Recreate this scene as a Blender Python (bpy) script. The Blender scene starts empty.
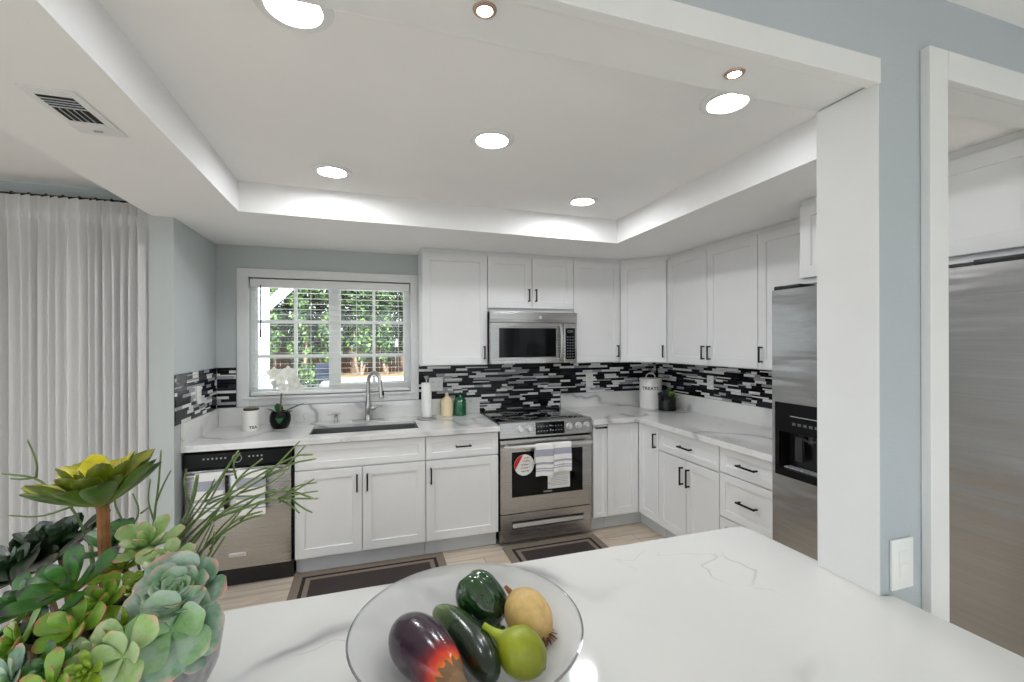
import bpy, bmesh, math, random
from mathutils import Vector, Matrix, Euler

random.seed(7)
PI = math.pi
SC = bpy.context.scene
COL = SC.collection
R = math.radians

# ---------------------------------------------------------------- camera
cam = bpy.data.cameras.new('camera')
cam_ob = bpy.data.objects.new('camera', cam)
COL.objects.link(cam_ob)
cam.sensor_width = 36.0
cam.lens = 441.9 / 1024 * 36.0
cam.clip_start = 0.02
cam_ob.matrix_world = (Matrix.Translation((0, 0, 1.5442)) @ Matrix.Rotation(R(-17.85), 4, 'Z')
                       @ Matrix.Rotation(R(90), 4, 'X') @ Matrix.Rotation(R(-0.17), 4, 'Z'))
SC.camera = cam_ob

# ---------------------------------------------------------------- world, sun, exposure
SC.view_settings.view_transform = 'Standard'
SC.view_settings.look = 'None'
SC.view_settings.exposure = -0.02
SC.view_settings.gamma = 1.0
SC.view_settings.use_curve_mapping = False
SC.cycles.use_denoising = True
SC.cycles.max_bounces = 10
SC.cycles.diffuse_bounces = 5
SC.cycles.glossy_bounces = 4
SC.cycles.transmission_bounces = 6
SC.cycles.transparent_max_bounces = 16
SC.cycles.caustics_reflective = False
SC.cycles.caustics_refractive = False
SC.cycles.sample_clamp_indirect = 6.0

W = bpy.data.worlds.new('world')
SC.world = W
W.use_nodes = True
wn = W.node_tree.nodes
# bright hazy sky over pale sunlit paving
_tc = wn.new('ShaderNodeTexCoord'); _sx = wn.new('ShaderNodeSeparateXYZ'); _rp = wn.new('ShaderNodeValToRGB')
W.node_tree.links.new(_tc.outputs['Generated'], _sx.inputs[0])
_mr = wn.new('ShaderNodeMapRange'); _mr.inputs[1].default_value = -1; _mr.inputs[2].default_value = 1
W.node_tree.links.new(_sx.outputs[2], _mr.inputs[0]); W.node_tree.links.new(_mr.outputs[0], _rp.inputs[0])
_e = _rp.color_ramp.elements
_e[0].position = .47; _e[0].color = (.22, .225, .235, 1)
_e[1].position = .53; _e[1].color = (.94, .98, 1.04, 1)
W.node_tree.links.new(_rp.outputs[0], wn['Background'].inputs['Color'])
wn['Background'].inputs['Strength'].default_value = 2.9
sun = bpy.data.lights.new('sun', 'SUN')
sun.energy = 15.0
sun.angle = R(2)
sun.color = (0.70, 0.86, 1.0)
sun_ob = bpy.data.objects.new('sun', sun)
COL.objects.link(sun_ob)
sun_ob.rotation_euler = (R(51), 0, R(-14))

CAN_POWER = 125.0      # emission of the round ceiling lamps
PUCK_POWER = 26.0

# ---------------------------------------------------------------- mesh helpers
def V(*a):
    return Vector(a)

def box(bm, x0, x1, y0, y1, z0, z1, mi=0, bev=0.0):
    r = bmesh.ops.create_cube(bm, size=1.0)
    vs = r['verts']
    for v in vs:
        v.co = Vector((x0 + (v.co.x + .5) * (x1 - x0), y0 + (v.co.y + .5) * (y1 - y0), z0 + (v.co.z + .5) * (z1 - z0)))
    fs = set(f for v in vs for f in v.link_faces)
    for f in fs:
        f.material_index = mi
    if bev > 0:
        es = list(set(e for v in vs for e in v.link_edges))
        rb = bmesh.ops.bevel(bm, geom=es, offset=bev, segments=2, profile=.6, affect='EDGES')
        for f in rb['faces']:
            f.material_index = mi
    return vs

def basis(d):
    d = d.normalized()
    up = Vector((0, 0, 1)) if abs(d.z) < .95 else Vector((1, 0, 0))
    a = d.cross(up).normalized()
    b = a.cross(d).normalized()
    return a, b

def tube(bm, pts, rad, n=10, mi=0, cap=True, attr=None, mod=None):
    """swept tube; rad is a number or a list; mod(k, i, n) scales one vertex's radius"""
    pts = [Vector(p) for p in pts]
    if not isinstance(rad, (list, tuple)):
        rad = [rad] * len(pts)
    rings = []
    pa = None
    for i, p in enumerate(pts):
        d = (pts[min(i + 1, len(pts) - 1)] - pts[max(i - 1, 0)])
        if d.length < 1e-9:
            d = Vector((0, 0, 1))
        d.normalize()
        if pa is None:
            a, b = basis(d)
        else:
            a = (pa - d * pa.dot(d))
            if a.length < 1e-6:
                a, b = basis(d)
            a.normalize()
            b = a.cross(d).normalized()
        pa = a
        ring = []
        for k in range(n):
            t = 2 * PI * k / n
            rr = rad[i] * (mod(k, i, n) if mod else 1)
            v = bm.verts.new(p + a * (math.cos(t) * rr) + b * (math.sin(t) * rr))
            if attr is not None:
                v[attr] = i / max(1, len(pts) - 1)
            ring.append(v)
        rings.append(ring)
    for i in range(len(rings) - 1):
        for k in range(n):
            f = bm.faces.new((rings[i][k], rings[i][(k + 1) % n], rings[i + 1][(k + 1) % n], rings[i + 1][k]))
            f.material_index = mi
    if cap:
        for ring, flip in ((rings[0], False), (rings[-1], True)):
            f = bm.faces.new(ring if flip else ring[::-1])
            f.material_index = mi
    return rings

def lathe(bm, prof, n=32, c=(0, 0, 0), mi=0, closed=False):
    """prof: (radius, z) points, turned about the vertical through c"""
    c = Vector(c)
    rings = []
    for r, z in prof:
        if r < 1e-6:
            rings.append([bm.verts.new(c + Vector((0, 0, z)))])
        else:
            rings.append([bm.verts.new(c + Vector((r * math.cos(2 * PI * k / n), r * math.sin(2 * PI * k / n), z))) for k in range(n)])
    prs = list(zip(rings[:-1], rings[1:]))
    if closed:
        prs.append((rings[-1], rings[0]))
    for a, b in prs:
        for k in range(n):
            q = [a[k % len(a)], a[(k + 1) % len(a)], b[(k + 1) % len(b)], b[k % len(b)]]
            u = []
            for v in q:
                if v not in u:
                    u.append(v)
            if len(u) > 2:
                f = bm.faces.new(u)
                f.material_index = mi
    return rings

def prism(bm, poly, z0, z1, mi=0):
    """vertical extrusion of an xy polygon"""
    lo = [bm.verts.new((x, y, z0)) for x, y in poly]
    hi = [bm.verts.new((x, y, z1)) for x, y in poly]
    n = len(poly)
    fs = [bm.faces.new(lo[::-1]), bm.faces.new(hi)]
    for i in range(n):
        fs.append(bm.faces.new((lo[i], lo[(i + 1) % n], hi[(i + 1) % n], hi[i])))
    for f in fs:
        f.material_index = mi
    return fs

def slab_hole(bm, x0, x1, y0, y1, z0, z1, hx0, hx1, hy0, hy1, mi=0):
    """slab with a rectangular hole through z"""
    def ring(z):
        return ([bm.verts.new((x, y, z)) for x, y in ((x0, y0), (x1, y0), (x1, y1), (x0, y1))],
                [bm.verts.new((x, y, z)) for x, y in ((hx0, hy0), (hx1, hy0), (hx1, hy1), (hx0, hy1))])
    lo, li = ring(z0)
    ho, hi_ = ring(z1)
    for i in range(4):
        j = (i + 1) % 4
        for q in ((ho[i], ho[j], hi_[j], hi_[i]), (lo[j], lo[i], li[i], li[j]),
                  (lo[i], lo[j], ho[j], ho[i]), (li[j], li[i], hi_[i], hi_[j])):
            bm.faces.new(q).material_index = mi

def xform(bm, m, verts=None):
    bmesh.ops.transform(bm, matrix=m, verts=verts if verts is not None else bm.verts[:])

def build(name, bm, mats, parent=None, loc=(0, 0, 0), rot=(0, 0, 0), smooth=True, angle=32):
    bmesh.ops.recalc_face_normals(bm, faces=bm.faces[:])
    if smooth:
        for f in bm.faces:
            f.smooth = True
        for e in bm.edges:
            if len(e.link_faces) == 2:
                if e.link_faces[0].normal.angle(e.link_faces[1].normal, 0) > R(angle) or \
                        e.link_faces[0].material_index != e.link_faces[1].material_index:
                    e.smooth = False
    me = bpy.data.meshes.new(name)
    bm.to_mesh(me)
    bm.free()
    if not isinstance(mats, (list, tuple)):
        mats = [mats]
    for m in mats:
        me.materials.append(m)
    o = bpy.data.objects.new(name, me)
    COL.objects.link(o)
    o.location = loc
    o.rotation_euler = rot
    if parent is not None:
        o.parent = parent
    return o

def tag(o, label, cat, group=None):
    o['label'] = label
    o['category'] = cat
    if group:
        o['group'] = group
    return o

def thing(name, label, cat, loc=(0, 0, 0), rotz=0.0, group=None):
    o = bpy.data.objects.new(name, None)
    COL.objects.link(o)
    o.empty_display_size = .05
    o.location = loc
    o.rotation_euler = (0, 0, rotz)
    return tag(o, label, cat, group)

def struct(name, bm, mats, smooth=False, **k):
    o = build(name, bm, mats, smooth=smooth, **k)
    if k.get('parent') is None:
        o['kind'] = 'structure'
    return o

def copy_tree(o, parent=None):
    c = o.copy()
    COL.objects.link(c)
    if parent is not None:
        c.parent = parent
    for ch in [x for x in o.children]:
        copy_tree(ch, c)
    return c

BM = bmesh.new

# ---------------------------------------------------------------- materials
def lin(c):
    def f(x):
        x /= 255.0
        return x / 12.92 if x <= .04045 else ((x + .055) / 1.055) ** 2.4
    return (f(c[0]), f(c[1]), f(c[2]), 1.0)

class NT:
    def __init__(s, name):
        s.m = bpy.data.materials.new(name)
        s.m.use_nodes = True
        s.t = s.m.node_tree
        s.b = s.t.nodes['Principled BSDF']
        s.out = s.t.nodes['Material Output']
    def n(s, typ, **kw):
        nd = s.t.nodes.new(typ)
        for k, v in kw.items():
            setattr(nd, k, v)
        return nd
    def l(s, a, b):
        s.t.links.new(a, b)
    def coord(s, scale=(1, 1, 1), kind='Object', rot=(0, 0, 0)):
        tc = s.n('ShaderNodeTexCoord')
        mp = s.n('ShaderNodeMapping')
        mp.inputs['Scale'].default_value = scale
        mp.inputs['Rotation'].default_value = rot
        s.l(tc.outputs[kind], mp.inputs['Vector'])
        return mp.outputs['Vector']
    def noise(s, vec, scale, detail=3.0, rough=.5, dist=0.0):
        nd = s.n('ShaderNodeTexNoise')
        nd.inputs['Scale'].default_value = scale
        nd.inputs['Detail'].default_value = detail
        nd.inputs['Roughness'].default_value = rough
        nd.inputs['Distortion'].default_value = dist
        s.l(vec, nd.inputs['Vector'])
        return nd
    def ramp(s, fac, stops, interp='LINEAR'):
        r = s.n('ShaderNodeValToRGB')
        r.color_ramp.interpolation = interp
        el = r.color_ramp.elements
        while len(el) > 1:
            el.remove(el[-1])
        el[0].position = stops[0][0]
        el[0].color = stops[0][1]
        for p, c in stops[1:]:
            e = el.new(p)
            e.color = c
        s.l(fac, r.inputs['Fac'])
        return r.outputs['Color']
    def mix(s, fac, a, b, mode='MIX'):
        m = s.n('ShaderNodeMix', data_type='RGBA', blend_type=mode)
        for inp, val in ((m.inputs[0], fac), (m.inputs[6], a), (m.inputs[7], b)):
            if isinstance(val, (int, float, tuple)):
                inp.default_value = val
            else:
                s.l(val, inp)
        return m.outputs[2]
    def math(s, op, a, b=0.0):
        m = s.n('ShaderNodeMath', operation=op)
        for inp, val in ((m.inputs[0], a), (m.inputs[1], b)):
            if isinstance(val, (int, float)):
                inp.default_value = val
            else:
                s.l(val, inp)
        return m.outputs[0]
    def bump(s, h, strength=.2, dist=.002):
        b = s.n('ShaderNodeBump')
        b.inputs['Strength'].default_value = strength
        b.inputs['Distance'].default_value = dist
        s.l(h, b.inputs['Height'])
        s.l(b.outputs['Normal'], s.b.inputs['Normal'])
    def set(s, **kw):
        for k, v in kw.items():
            s.b.inputs[k.replace('_', ' ')].default_value = v

def simple(name, c, rough=.5, metal=0.0, var=.04, vscale=9.0, bump=0.0, bscale=150.0, spec=.5, coat=0.0):
    n = NT(name)
    n.set(Roughness=rough, Metallic=metal)
    n.b.inputs['Specular IOR Level'].default_value = spec
    n.b.inputs['Coat Weight'].default_value = coat
    v = n.coord()
    no = n.noise(v, vscale, 3)
    cc = lin(c)
    lo = tuple(x * (1 - var) for x in cc[:3]) + (1,)
    hi = tuple(min(1, x * (1 + var)) for x in cc[:3]) + (1,)
    n.l(n.ramp(no.outputs['Fac'], [(.3, lo), (.7, hi)]), n.b.inputs['Base Color'])
    if bump > 0:
        nb = n.noise(v, bscale, 4)
        n.bump(nb.outputs['Fac'], bump)
    return n.m

M = {}
M['ceiling'] = simple('ceiling_paint', (242, 241, 241), .85, var=.012, vscale=3, bump=.10, bscale=220)
M['trim'] = simple('trim_paint', (229, 229, 229), .42, var=.012, bump=.05, bscale=160)
M['wall'] = simple('blue_grey_wall_paint', (181, 188, 194), .40, var=.015, vscale=4, bump=.5, bscale=170)
M['wall_flat'] = simple('blue_grey_matte_paint', (190, 196, 196), .6, var=.015, vscale=4, bump=.08, bscale=170)
M['cab'] = simple('white_cabinet_paint', (231, 231, 231), .38, var=.012, vscale=6, bump=.03, bscale=90)
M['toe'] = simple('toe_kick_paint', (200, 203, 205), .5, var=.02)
M['black_metal'] = simple('black_handle_metal', (26, 26, 27), .35, .6, var=.1)
M['black'] = simple('black_plastic', (13, 13, 14), .32, var=.15)
M['black_gloss'] = simple('black_glass', (6, 6, 7), .06, var=.1, spec=.28)
M['black_panel'] = simple('black_control_panel', (7, 7, 8), .35, var=.1, spec=.2)
M['cook_glass'] = simple('cooktop_glass', (6, 6, 7), .04, var=.1, coat=.4)
M['dark_gap'] = simple('dark_gap', (20, 20, 20), .8)
M['white_plastic'] = simple('white_plastic', (238, 238, 236), .35, var=.01)
M['grey_plastic'] = simple('grey_plastic', (170, 172, 172), .4, var=.02)
M['chrome'] = simple('polished_chrome', (226, 226, 226), .28, 1.0, var=.02)
M['nickel'] = simple('brushed_nickel', (188, 186, 183), .34, 1.0, var=.05)
M['paper'] = simple('white_paper', (240, 239, 236), .8, var=.02, bump=.15, bscale=300)
M['ceramic'] = simple('white_ceramic', (236, 234, 230), .3, var=.02)
M['cream'] = simple('cream_ceramic', (233, 214, 178), .35, var=.03, bump=.15, bscale=160)
M['emerald'] = simple('emerald_ceramic', (12, 92, 56), .18, var=.3, vscale=45, coat=.4)
M['ink'] = simple('dark_ink', (40, 40, 42), .5)
M['red'] = simple('red_print', (205, 30, 30), .5)
M['bronze'] = simple('bronze_lid', (92, 74, 52), .35, .7, var=.1)
M['concrete'] = simple('patio_concrete', (205, 201, 194), .9, var=.05, vscale=1.2)
M['white_wood'] = simple('white_outdoor_paint', (240, 240, 238), .6, var=.02)
M['fence'] = simple('weathered_fence_wood', (112, 84, 60), .85, var=.25, vscale=2.5)
M['bark'] = simple('pale_bark', (140, 116, 96), .9, var=.3, vscale=8)
M['soil'] = simple('tan_soil', (150, 116, 80), .95, var=.2, vscale=2)
M['slate_blue'] = simple('slate_blue_fabric', (38, 42, 54), .8, var=.1)
M['iron'] = simple('dark_wrought_iron', (48, 50, 54), .6, .3)

def steel(name, c=(186, 184, 182), rough=.27, axis='x', streak=.025):
    n = NT(name)
    n.set(Metallic=1.0, Roughness=rough)
    sc = {'x': (1.2, 40, 220), 'y': (40, 1.2, 220), 'z': (220, 220, 1.2)}[axis]
    v = n.coord(sc)
    a = n.noise(v, 1.0, 4, .6)
    cc = lin(c)
    n.l(n.ramp(a.outputs['Fac'], [(.25, tuple(x * (1 - streak) for x in cc[:3]) + (1,)), (.75, tuple(min(1, x * (1 + streak)) for x in cc[:3]) + (1,))]), n.b.inputs['Base Color'])
    rr = n.math('MULTIPLY_ADD', a.outputs['Fac'], .05)
    rr.node.inputs[2].default_value = rough - .025
    n.l(rr, n.b.inputs['Roughness'])
    return n.m
M['steel'] = steel('brushed_steel')
M['steel_y'] = steel('brushed_steel_door', (172, 171, 170), .24, 'y', .10)
M['steel_dark'] = steel('sink_steel', (140, 140, 140), .34, 'x', .05)

def quartz(name, base=(231, 230, 228)):
    n = NT(name)
    n.set(Roughness=.075)
    v = n.coord()
    w = n.noise(v, 1.3, 4, .55)
    wv = n.mix(.34, v, w.outputs['Color'], 'ADD')
    # few long veins where a warped noise crosses its middle value
    a = n.noise(wv, 1.25, 2.5, .5)
    d = n.math('ABSOLUTE', n.math('SUBTRACT', a.outputs['Fac'], .5))
    vein = n.ramp(d, [(0, (1, 1, 1, 1)), (.007, (.8, .8, .8, 1)), (.022, (.22, .22, .22, 1)), (.065, (0, 0, 0, 1))])
    k = n.noise(v, 1.9, 2)
    gate = n.ramp(k.outputs['Fac'], [(.38, (0, 0, 0, 1)), (.53, (1, 1, 1, 1))])
    f = n.math('MULTIPLY', vein, gate)
    a2 = n.noise(wv, 3.1, 3, .55)
    d2 = n.math('ABSOLUTE', n.math('SUBTRACT', a2.outputs['Fac'], .47))
    fine = n.ramp(d2, [(0, (.5, .5, .5, 1)), (.009, (0, 0, 0, 1))])
    k2 = n.noise(v, 2.3, 2)
    gate2 = n.ramp(k2.outputs['Fac'], [(.52, (0, 0, 0, 1)), (.62, (1, 1, 1, 1))])
    f2 = n.math('MULTIPLY', fine, gate2)
    cloud = n.noise(v, 2.2, 3)
    b0 = n.ramp(cloud.outputs['Fac'], [(.3, lin(tuple(x - 3 for x in base))), (.7, lin(base))])
    c1 = n.mix(n.math('MULTIPLY', f, .72), b0, lin((128, 125, 132)))
    c2 = n.mix(f2, c1, lin((168, 165, 166)))
    n.l(c2, n.b.inputs['Base Color'])
    return n.m
M['quartz'] = quartz('white_veined_quartz')

def floor_mat():
    n = NT('light_oak_planks')
    n.set(Roughness=.42)
    v = n.coord()
    br = n.n('ShaderNodeTexBrick', offset=.37, squash=1.0)
    br.inputs['Scale'].default_value = 1.0
    br.inputs['Brick Width'].default_value = 1.22
    br.inputs['Row Height'].default_value = .18
    br.inputs['Mortar Size'].default_value = .0016
    br.inputs['Color1'].default_value = lin((228, 213, 196))
    br.inputs['Color2'].default_value = lin((212, 196, 177))
    br.inputs['Mortar'].default_value = lin((112, 94, 80))
    n.l(v, br.inputs['Vector'])
    g = n.noise(n.coord((1.1, 16, 1)), 2.2, 5, .6, .6)
    gr = n.ramp(g.outputs['Fac'], [(.28, (.62, .60, .58, 1)), (.55, (1, 1, 1, 1)), (.8, (1.12, 1.12, 1.12, 1))])
    n.l(n.mix(.85, br.outputs['Color'], gr, 'MULTIPLY'), n.b.inputs['Base Color'])
    return n.m
M['floor'] = floor_mat()

def weave(name, c, var=.18, sc=260):
    n = NT(name)
    n.set(Roughness=.95)
    v = n.coord()
    no = n.noise(v, sc, 2)
    cc = lin(c)
    n.l(n.ramp(no.outputs['Fac'], [(.3, tuple(x * (1 - var) for x in cc[:3]) + (1,)), (.7, tuple(min(1, x * (1 + var)) for x in cc[:3]) + (1,))]), n.b.inputs['Base Color'])
    n.bump(no.outputs['Fac'], .4, .002)
    return n.m
M['mat_dark'] = weave('mat_dark_brown', (62, 54, 52), .35)
M['mat_taupe'] = weave('mat_taupe', (138, 124, 112), .2)
M['mat_black'] = weave('mat_stripe', (44, 36, 36), .2)
M['curtain'] = weave('curtain_linen', (226, 225, 225), .06, 420)
M['towel_white'] = weave('towel_white', (238, 236, 234), .05, 300)
M['towel_grey'] = weave('towel_grey_blue', (168, 170, 184), .08, 300)

def glass(name, tint=(.96, .98, .98, 1), refl=.9, base=.03):
    n = NT(name)
    n.t.nodes.remove(n.b)
    tr = n.n('ShaderNodeBsdfTransparent')
    tr.inputs['Color'].default_value = tint
    gl = n.n('ShaderNodeBsdfGlossy')
    gl.inputs['Roughness'].default_value = .02
    lw = n.n('ShaderNodeLayerWeight')
    lw.inputs['Blend'].default_value = .28
    f = n.math('MULTIPLY_ADD', lw.outputs['Fresnel'], refl)
    f.node.inputs[2].default_value = base
    mx = n.n('ShaderNodeMixShader')
    n.l(f, mx.inputs[0])
    n.l(tr.outputs[0], mx.inputs[1])
    n.l(gl.outputs[0], mx.inputs[2])
    n.l(mx.outputs[0], n.out.inputs['Surface'])
    return n.m
M['pane'] = glass('window_glass', (.97, .985, .98, 1), .35, .02)
def milky():
    n = NT('milky_bowl_glass')
    n.set(Roughness=.06)
    n.b.inputs['Base Color'].default_value = lin((240, 240, 240))
    tl = n.n('ShaderNodeBsdfTranslucent'); tl.inputs['Color'].default_value = lin((244, 244, 244))
    tr = n.n('ShaderNodeBsdfTransparent'); tr.inputs['Color'].default_value = (.96, .965, .965, 1)
    m1 = n.n('ShaderNodeMixShader'); m1.inputs[0].default_value = .35
    n.l(n.b.outputs[0], m1.inputs[1]); n.l(tl.outputs[0], m1.inputs[2])
    v = n.coord(); no = n.noise(v, 5, 2)
    f = n.math('MULTIPLY_ADD', no.outputs['Fac'], .08); f.node.inputs[2].default_value = .50
    m2 = n.n('ShaderNodeMixShader')
    n.l(f, m2.inputs[0]); n.l(m1.outputs[0], m2.inputs[1]); n.l(tr.outputs[0], m2.inputs[2])
    n.l(m2.outputs[0], n.out.inputs['Surface'])
    return n.m
M['bowl_glass'] = milky()
M['rim_glass'] = glass('bowl_rim_glass', (.80, .81, .82, 1), .7, .08)
M['dark_glass'] = glass('smoked_pot_glass', (.10, .12, .07, 1), .3, .03)

def emit(name, c, s):
    n = NT(name)
    n.t.nodes.remove(n.b)
    e = n.n('ShaderNodeEmission')
    e.inputs['Color'].default_value = c
    e.inputs['Strength'].default_value = s
    n.l(e.outputs[0], n.out.inputs['Surface'])
    return n.m
M['lamp'] = emit('lamp_diffuser', (.95, .978, 1.0, 1), CAN_POWER)
M['lamp_far'] = emit('lamp_diffuser_far', (.95, .978, 1.0, 1), CAN_POWER * 1.25)
M['lamp_near'] = emit('lamp_diffuser_near', (.95, .978, 1.0, 1), CAN_POWER * .58)
M['puck'] = emit('puck_diffuser', (1.0, .86, .70, 1), PUCK_POWER)

TILES = [simple('tile_black', (9, 9, 11), .22, var=.3, spec=.3), simple('tile_charcoal', (40, 41, 46), .25, var=.4, vscale=40, spec=.3),
         simple('tile_navy', (22, 22, 44), .2, var=.3, spec=.35), simple('tile_grey', (168, 168, 171), .25, var=.12, vscale=30, spec=.4),
         simple('tile_pale', (234, 233, 232), .25, var=.06, vscale=30, spec=.4)]
M['grout'] = simple('grout', (70, 70, 72), .9)

def leafmat(name, base, mid, tip, rough=.42, mott=.25, inner=None, edge=.95, bloom=None, inner_at=(.15, .70, False)):
    """pigment runs from leaf base to leaf tip, and from the young inner leaves to the outer ones"""
    n = NT(name)
    n.set(Roughness=rough)
    at = n.n('ShaderNodeAttribute', attribute_name='tip')
    v = n.coord()
    no = n.noise(v, 42, 4, .6)
    f = n.math('ADD', at.outputs['Fac'], n.math('MULTIPLY', n.math('SUBTRACT', no.outputs['Fac'], .5), mott * .5))
    c = n.ramp(f, [(.05, lin(base)), (.55, lin(mid)), (edge - .09, lin(mid)), (edge + .03, lin(tip))])
    if inner:
        rg = n.n('ShaderNodeAttribute', attribute_name='ring')
        k = n.ramp(rg.outputs['Fac'], [(inner_at[0], (1, 1, 1, 1)), (inner_at[1], (0, 0, 0, 1))])
        if inner_at[2]:
            tp = n.n('ShaderNodeAttribute', attribute_name='upper')
            k = n.math('MULTIPLY', k, n.ramp(tp.outputs['Fac'], [(.45, (.12, .12, .12, 1)), (.62, (1, 1, 1, 1))]))  # upper-side yellow is part pigment, part light shining through, painted in
        c = n.mix(k, c, lin(inner))
    n2 = n.noise(v, 70, 4, .65)
    sh = n.ramp(n2.outputs['Fac'], [(.32, (.66, .70, .62, 1)), (.52, (1, 1, 1, 1)), (.75, (1.12, 1.12, 1.06, 1))])
    c = n.mix(min(1, mott * 2.6), c, sh, 'MULTIPLY')
    if bloom:
        n3 = n.noise(v, 30, 3, .6)
        k = n.ramp(n3.outputs['Fac'], [(.42, (0, 0, 0, 1)), (.62, (.75, .75, .75, 1))])
        c = n.mix(k, c, lin(bloom))
    n.l(c, n.b.inputs['Base Color'])
    return n.m
# ================================================================ ROOM
XL, XR, YB = -1.085, 2.741, 3.79
ZC, ZS, ZT = .915, 2.27, 2.44          # counter, dropped soffit, ceiling
YP0, YP1 = .758, .910                   # partition wall between dining room and kitchen
T = .12

bm = BM(); box(bm, -4.3, 3.4, -3.6, 4.0, -.06, 0.0)
struct('floor', bm, M['floor'])
bm = BM(); box(bm, -4.4, 3.5, -3.7, 4.0, ZT, ZT + .1)
struct('ceiling', bm, M['ceiling'])

# back wall with the window opening
WX0, WX1, WZ0, WZ1 = -.868, .325, 1.118, 2.032
bm = BM()
def wall_with_hole(bm, x0, x1, z0, z1, y0, y1, hx0, hx1, hz0, hz1):
    slab_hole(bm, x0, x1, z0, z1, -y1, -y0, hx0, hx1, hz0, hz1)
    xform(bm, Matrix(((1, 0, 0, 0), (0, 0, -1, 0), (0, 1, 0, 0), (0, 0, 0, 1))))
wall_with_hole(bm, XL - T, XR + T, -.06, ZT, YB, YB + .14, WX0, WX1, WZ0, WZ1)
struct('wall_back', bm, M['wall_flat'])
bm = BM(); box(bm, XR, XR + T, YP0, YB, -.06, ZT)
struct('wall_right', bm, M['wall_flat'])
bm = BM(); box(bm, XL - T, XL, 3.05, YB, -.06, ZT)
struct('wall_left', bm, M['wall_flat'])
# breakfast nook wall behind the curtain, with the glass slider it covers
bm = BM(); wall_with_hole(bm, -4.3, XL - T, -.06, ZT, 3.2, 3.32, -3.6, -1.55, 0.0, 2.1)
struct('wall_nook', bm, M['wall_flat'])
bm = BM(); slab_hole(bm, -3.6, 3.32, -.06, ZT, -4.4, -4.3, -3.2, 2.7, .1, 2.3)
xform(bm, Matrix(((0, 0, 1, 0), (1, 0, 0, 0), (0, 1, 0, 0), (0, 0, 0, 1))))
struct('wall_west', bm, M['wall'])
win4 = bpy.data.objects.new('added_west_window', None); COL.objects.link(win4); win4['kind'] = 'structure'  # unseen west window, added to bring more light onto the ceiling
bm = BM()
for a in (-3.2, -.3, 2.64):
    box(bm, -4.38, -4.32, a, a + .06, .1, 2.3)
build('window_frame', bm, M['white_wood'], win4)
bm = BM(); box(bm, -4.353, -4.347, -3.15, 2.65, .1, 2.3)
build('pane', bm, M['pane'], win4)
bm = BM(); box(bm, 3.4, 3.5, -3.6, YP0, -.06, ZT)
struct('wall_east', bm, M['wall'])
bm = BM(); wall_with_hole(bm, -4.4, 3.5, -.06, ZT, -3.7, -3.6, -4.1, 3.2, .05, 2.3)
struct('wall_rear', bm, M['wall'])
# partition: header over the opening, pier with the doorway beside it
bm = BM()
box(bm, -1.19, 1.1932, YP0, YP1, 2.232, ZT)
box(bm, 1.1932, 1.40, YP0, YP1, -.06, ZT)
box(bm, 1.40, 2.741, YP0, .836, 2.225, ZT)
box(bm, 2.741 + T, 3.5, YP0, YP1, -.06, ZT)
struct('wall_partition', bm, M['wall'])
# white liner of the opening: head board with a proud front strip, and the pier face
bm = BM()
box(bm, -1.19, 1.193, YP0 - .006, YP0 + .022, 2.173, 2.234, bev=.0015)
box(bm, -1.19, 1.193, YP0 + .022, YP1 + .004, 2.183, 2.2315, bev=.0015)
struct('trim_1', bm, M['trim'])
bm = BM(); box(bm, 1.1895, 1.193, YP0 - .001, YP1 + .004, .9155, 2.178)
struct('trim_2', bm, M['trim'])
# doorway casing
bm = BM()
box(bm, 1.345, 1.416, YP0 - .022, YP0 - .0005, 0.001, 2.287, bev=.002)
box(bm, 1.4165, 2.80, YP0 - .022, YP0 - .0005, 2.212, 2.287, bev=.002)
box(bm, 1.4005, 1.416, YP0, YP1, 0.001, 2.2245)
box(bm, 1.4165, 2.74, YP0, .838, 2.212, 2.2245)
struct('trim_3', bm, M['trim'])

# dropped soffit with the tray recess
bm = BM()
YS = .8395
outer = [(-1.19, YP1), (XR, YP1), (XR, YB), (XL, YB), (XL, 3.05), (-1.19, 3.05)]
tray = [(-.668, .99), (1.695, .99), (1.757, 2.894), (-.693, 2.803)]
def ringfaces(z):
    o = [bm.verts.new((x, y, z)) for x, y in ((-1.19, YP1 + .001), (1.45, YP1 + .001), (1.45, YS), (XR, YS), (XR, YB), (-1.19, YB))]
    t = [bm.verts.new((x, y, z)) for x, y in tray]
    return o, t
lo, lt = ringfaces(ZS)
hi, ht = ringfaces(ZT)
for q in ((lo[0], lo[1], lt[1], lt[0]), (lo[1], lo[2], lo[3], lt[1]), (lo[3], lo[4], lt[2], lt[1]), (lo[4], lo[5], lt[3], lt[2]), (lo[5], lo[0], lt[0], lt[3])):
    bm.faces.new(q)
for i in range(6):
    bm.faces.new((lo[i], lo[(i + 1) % 6], hi[(i + 1) % 6], hi[i]))
for i in range(4):
    j = (i + 1) % 4
    bm.faces.new((lt[i], lt[j], ht[j], ht[i]))
struct('ceiling_soffit', bm, M['ceiling'])

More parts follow.
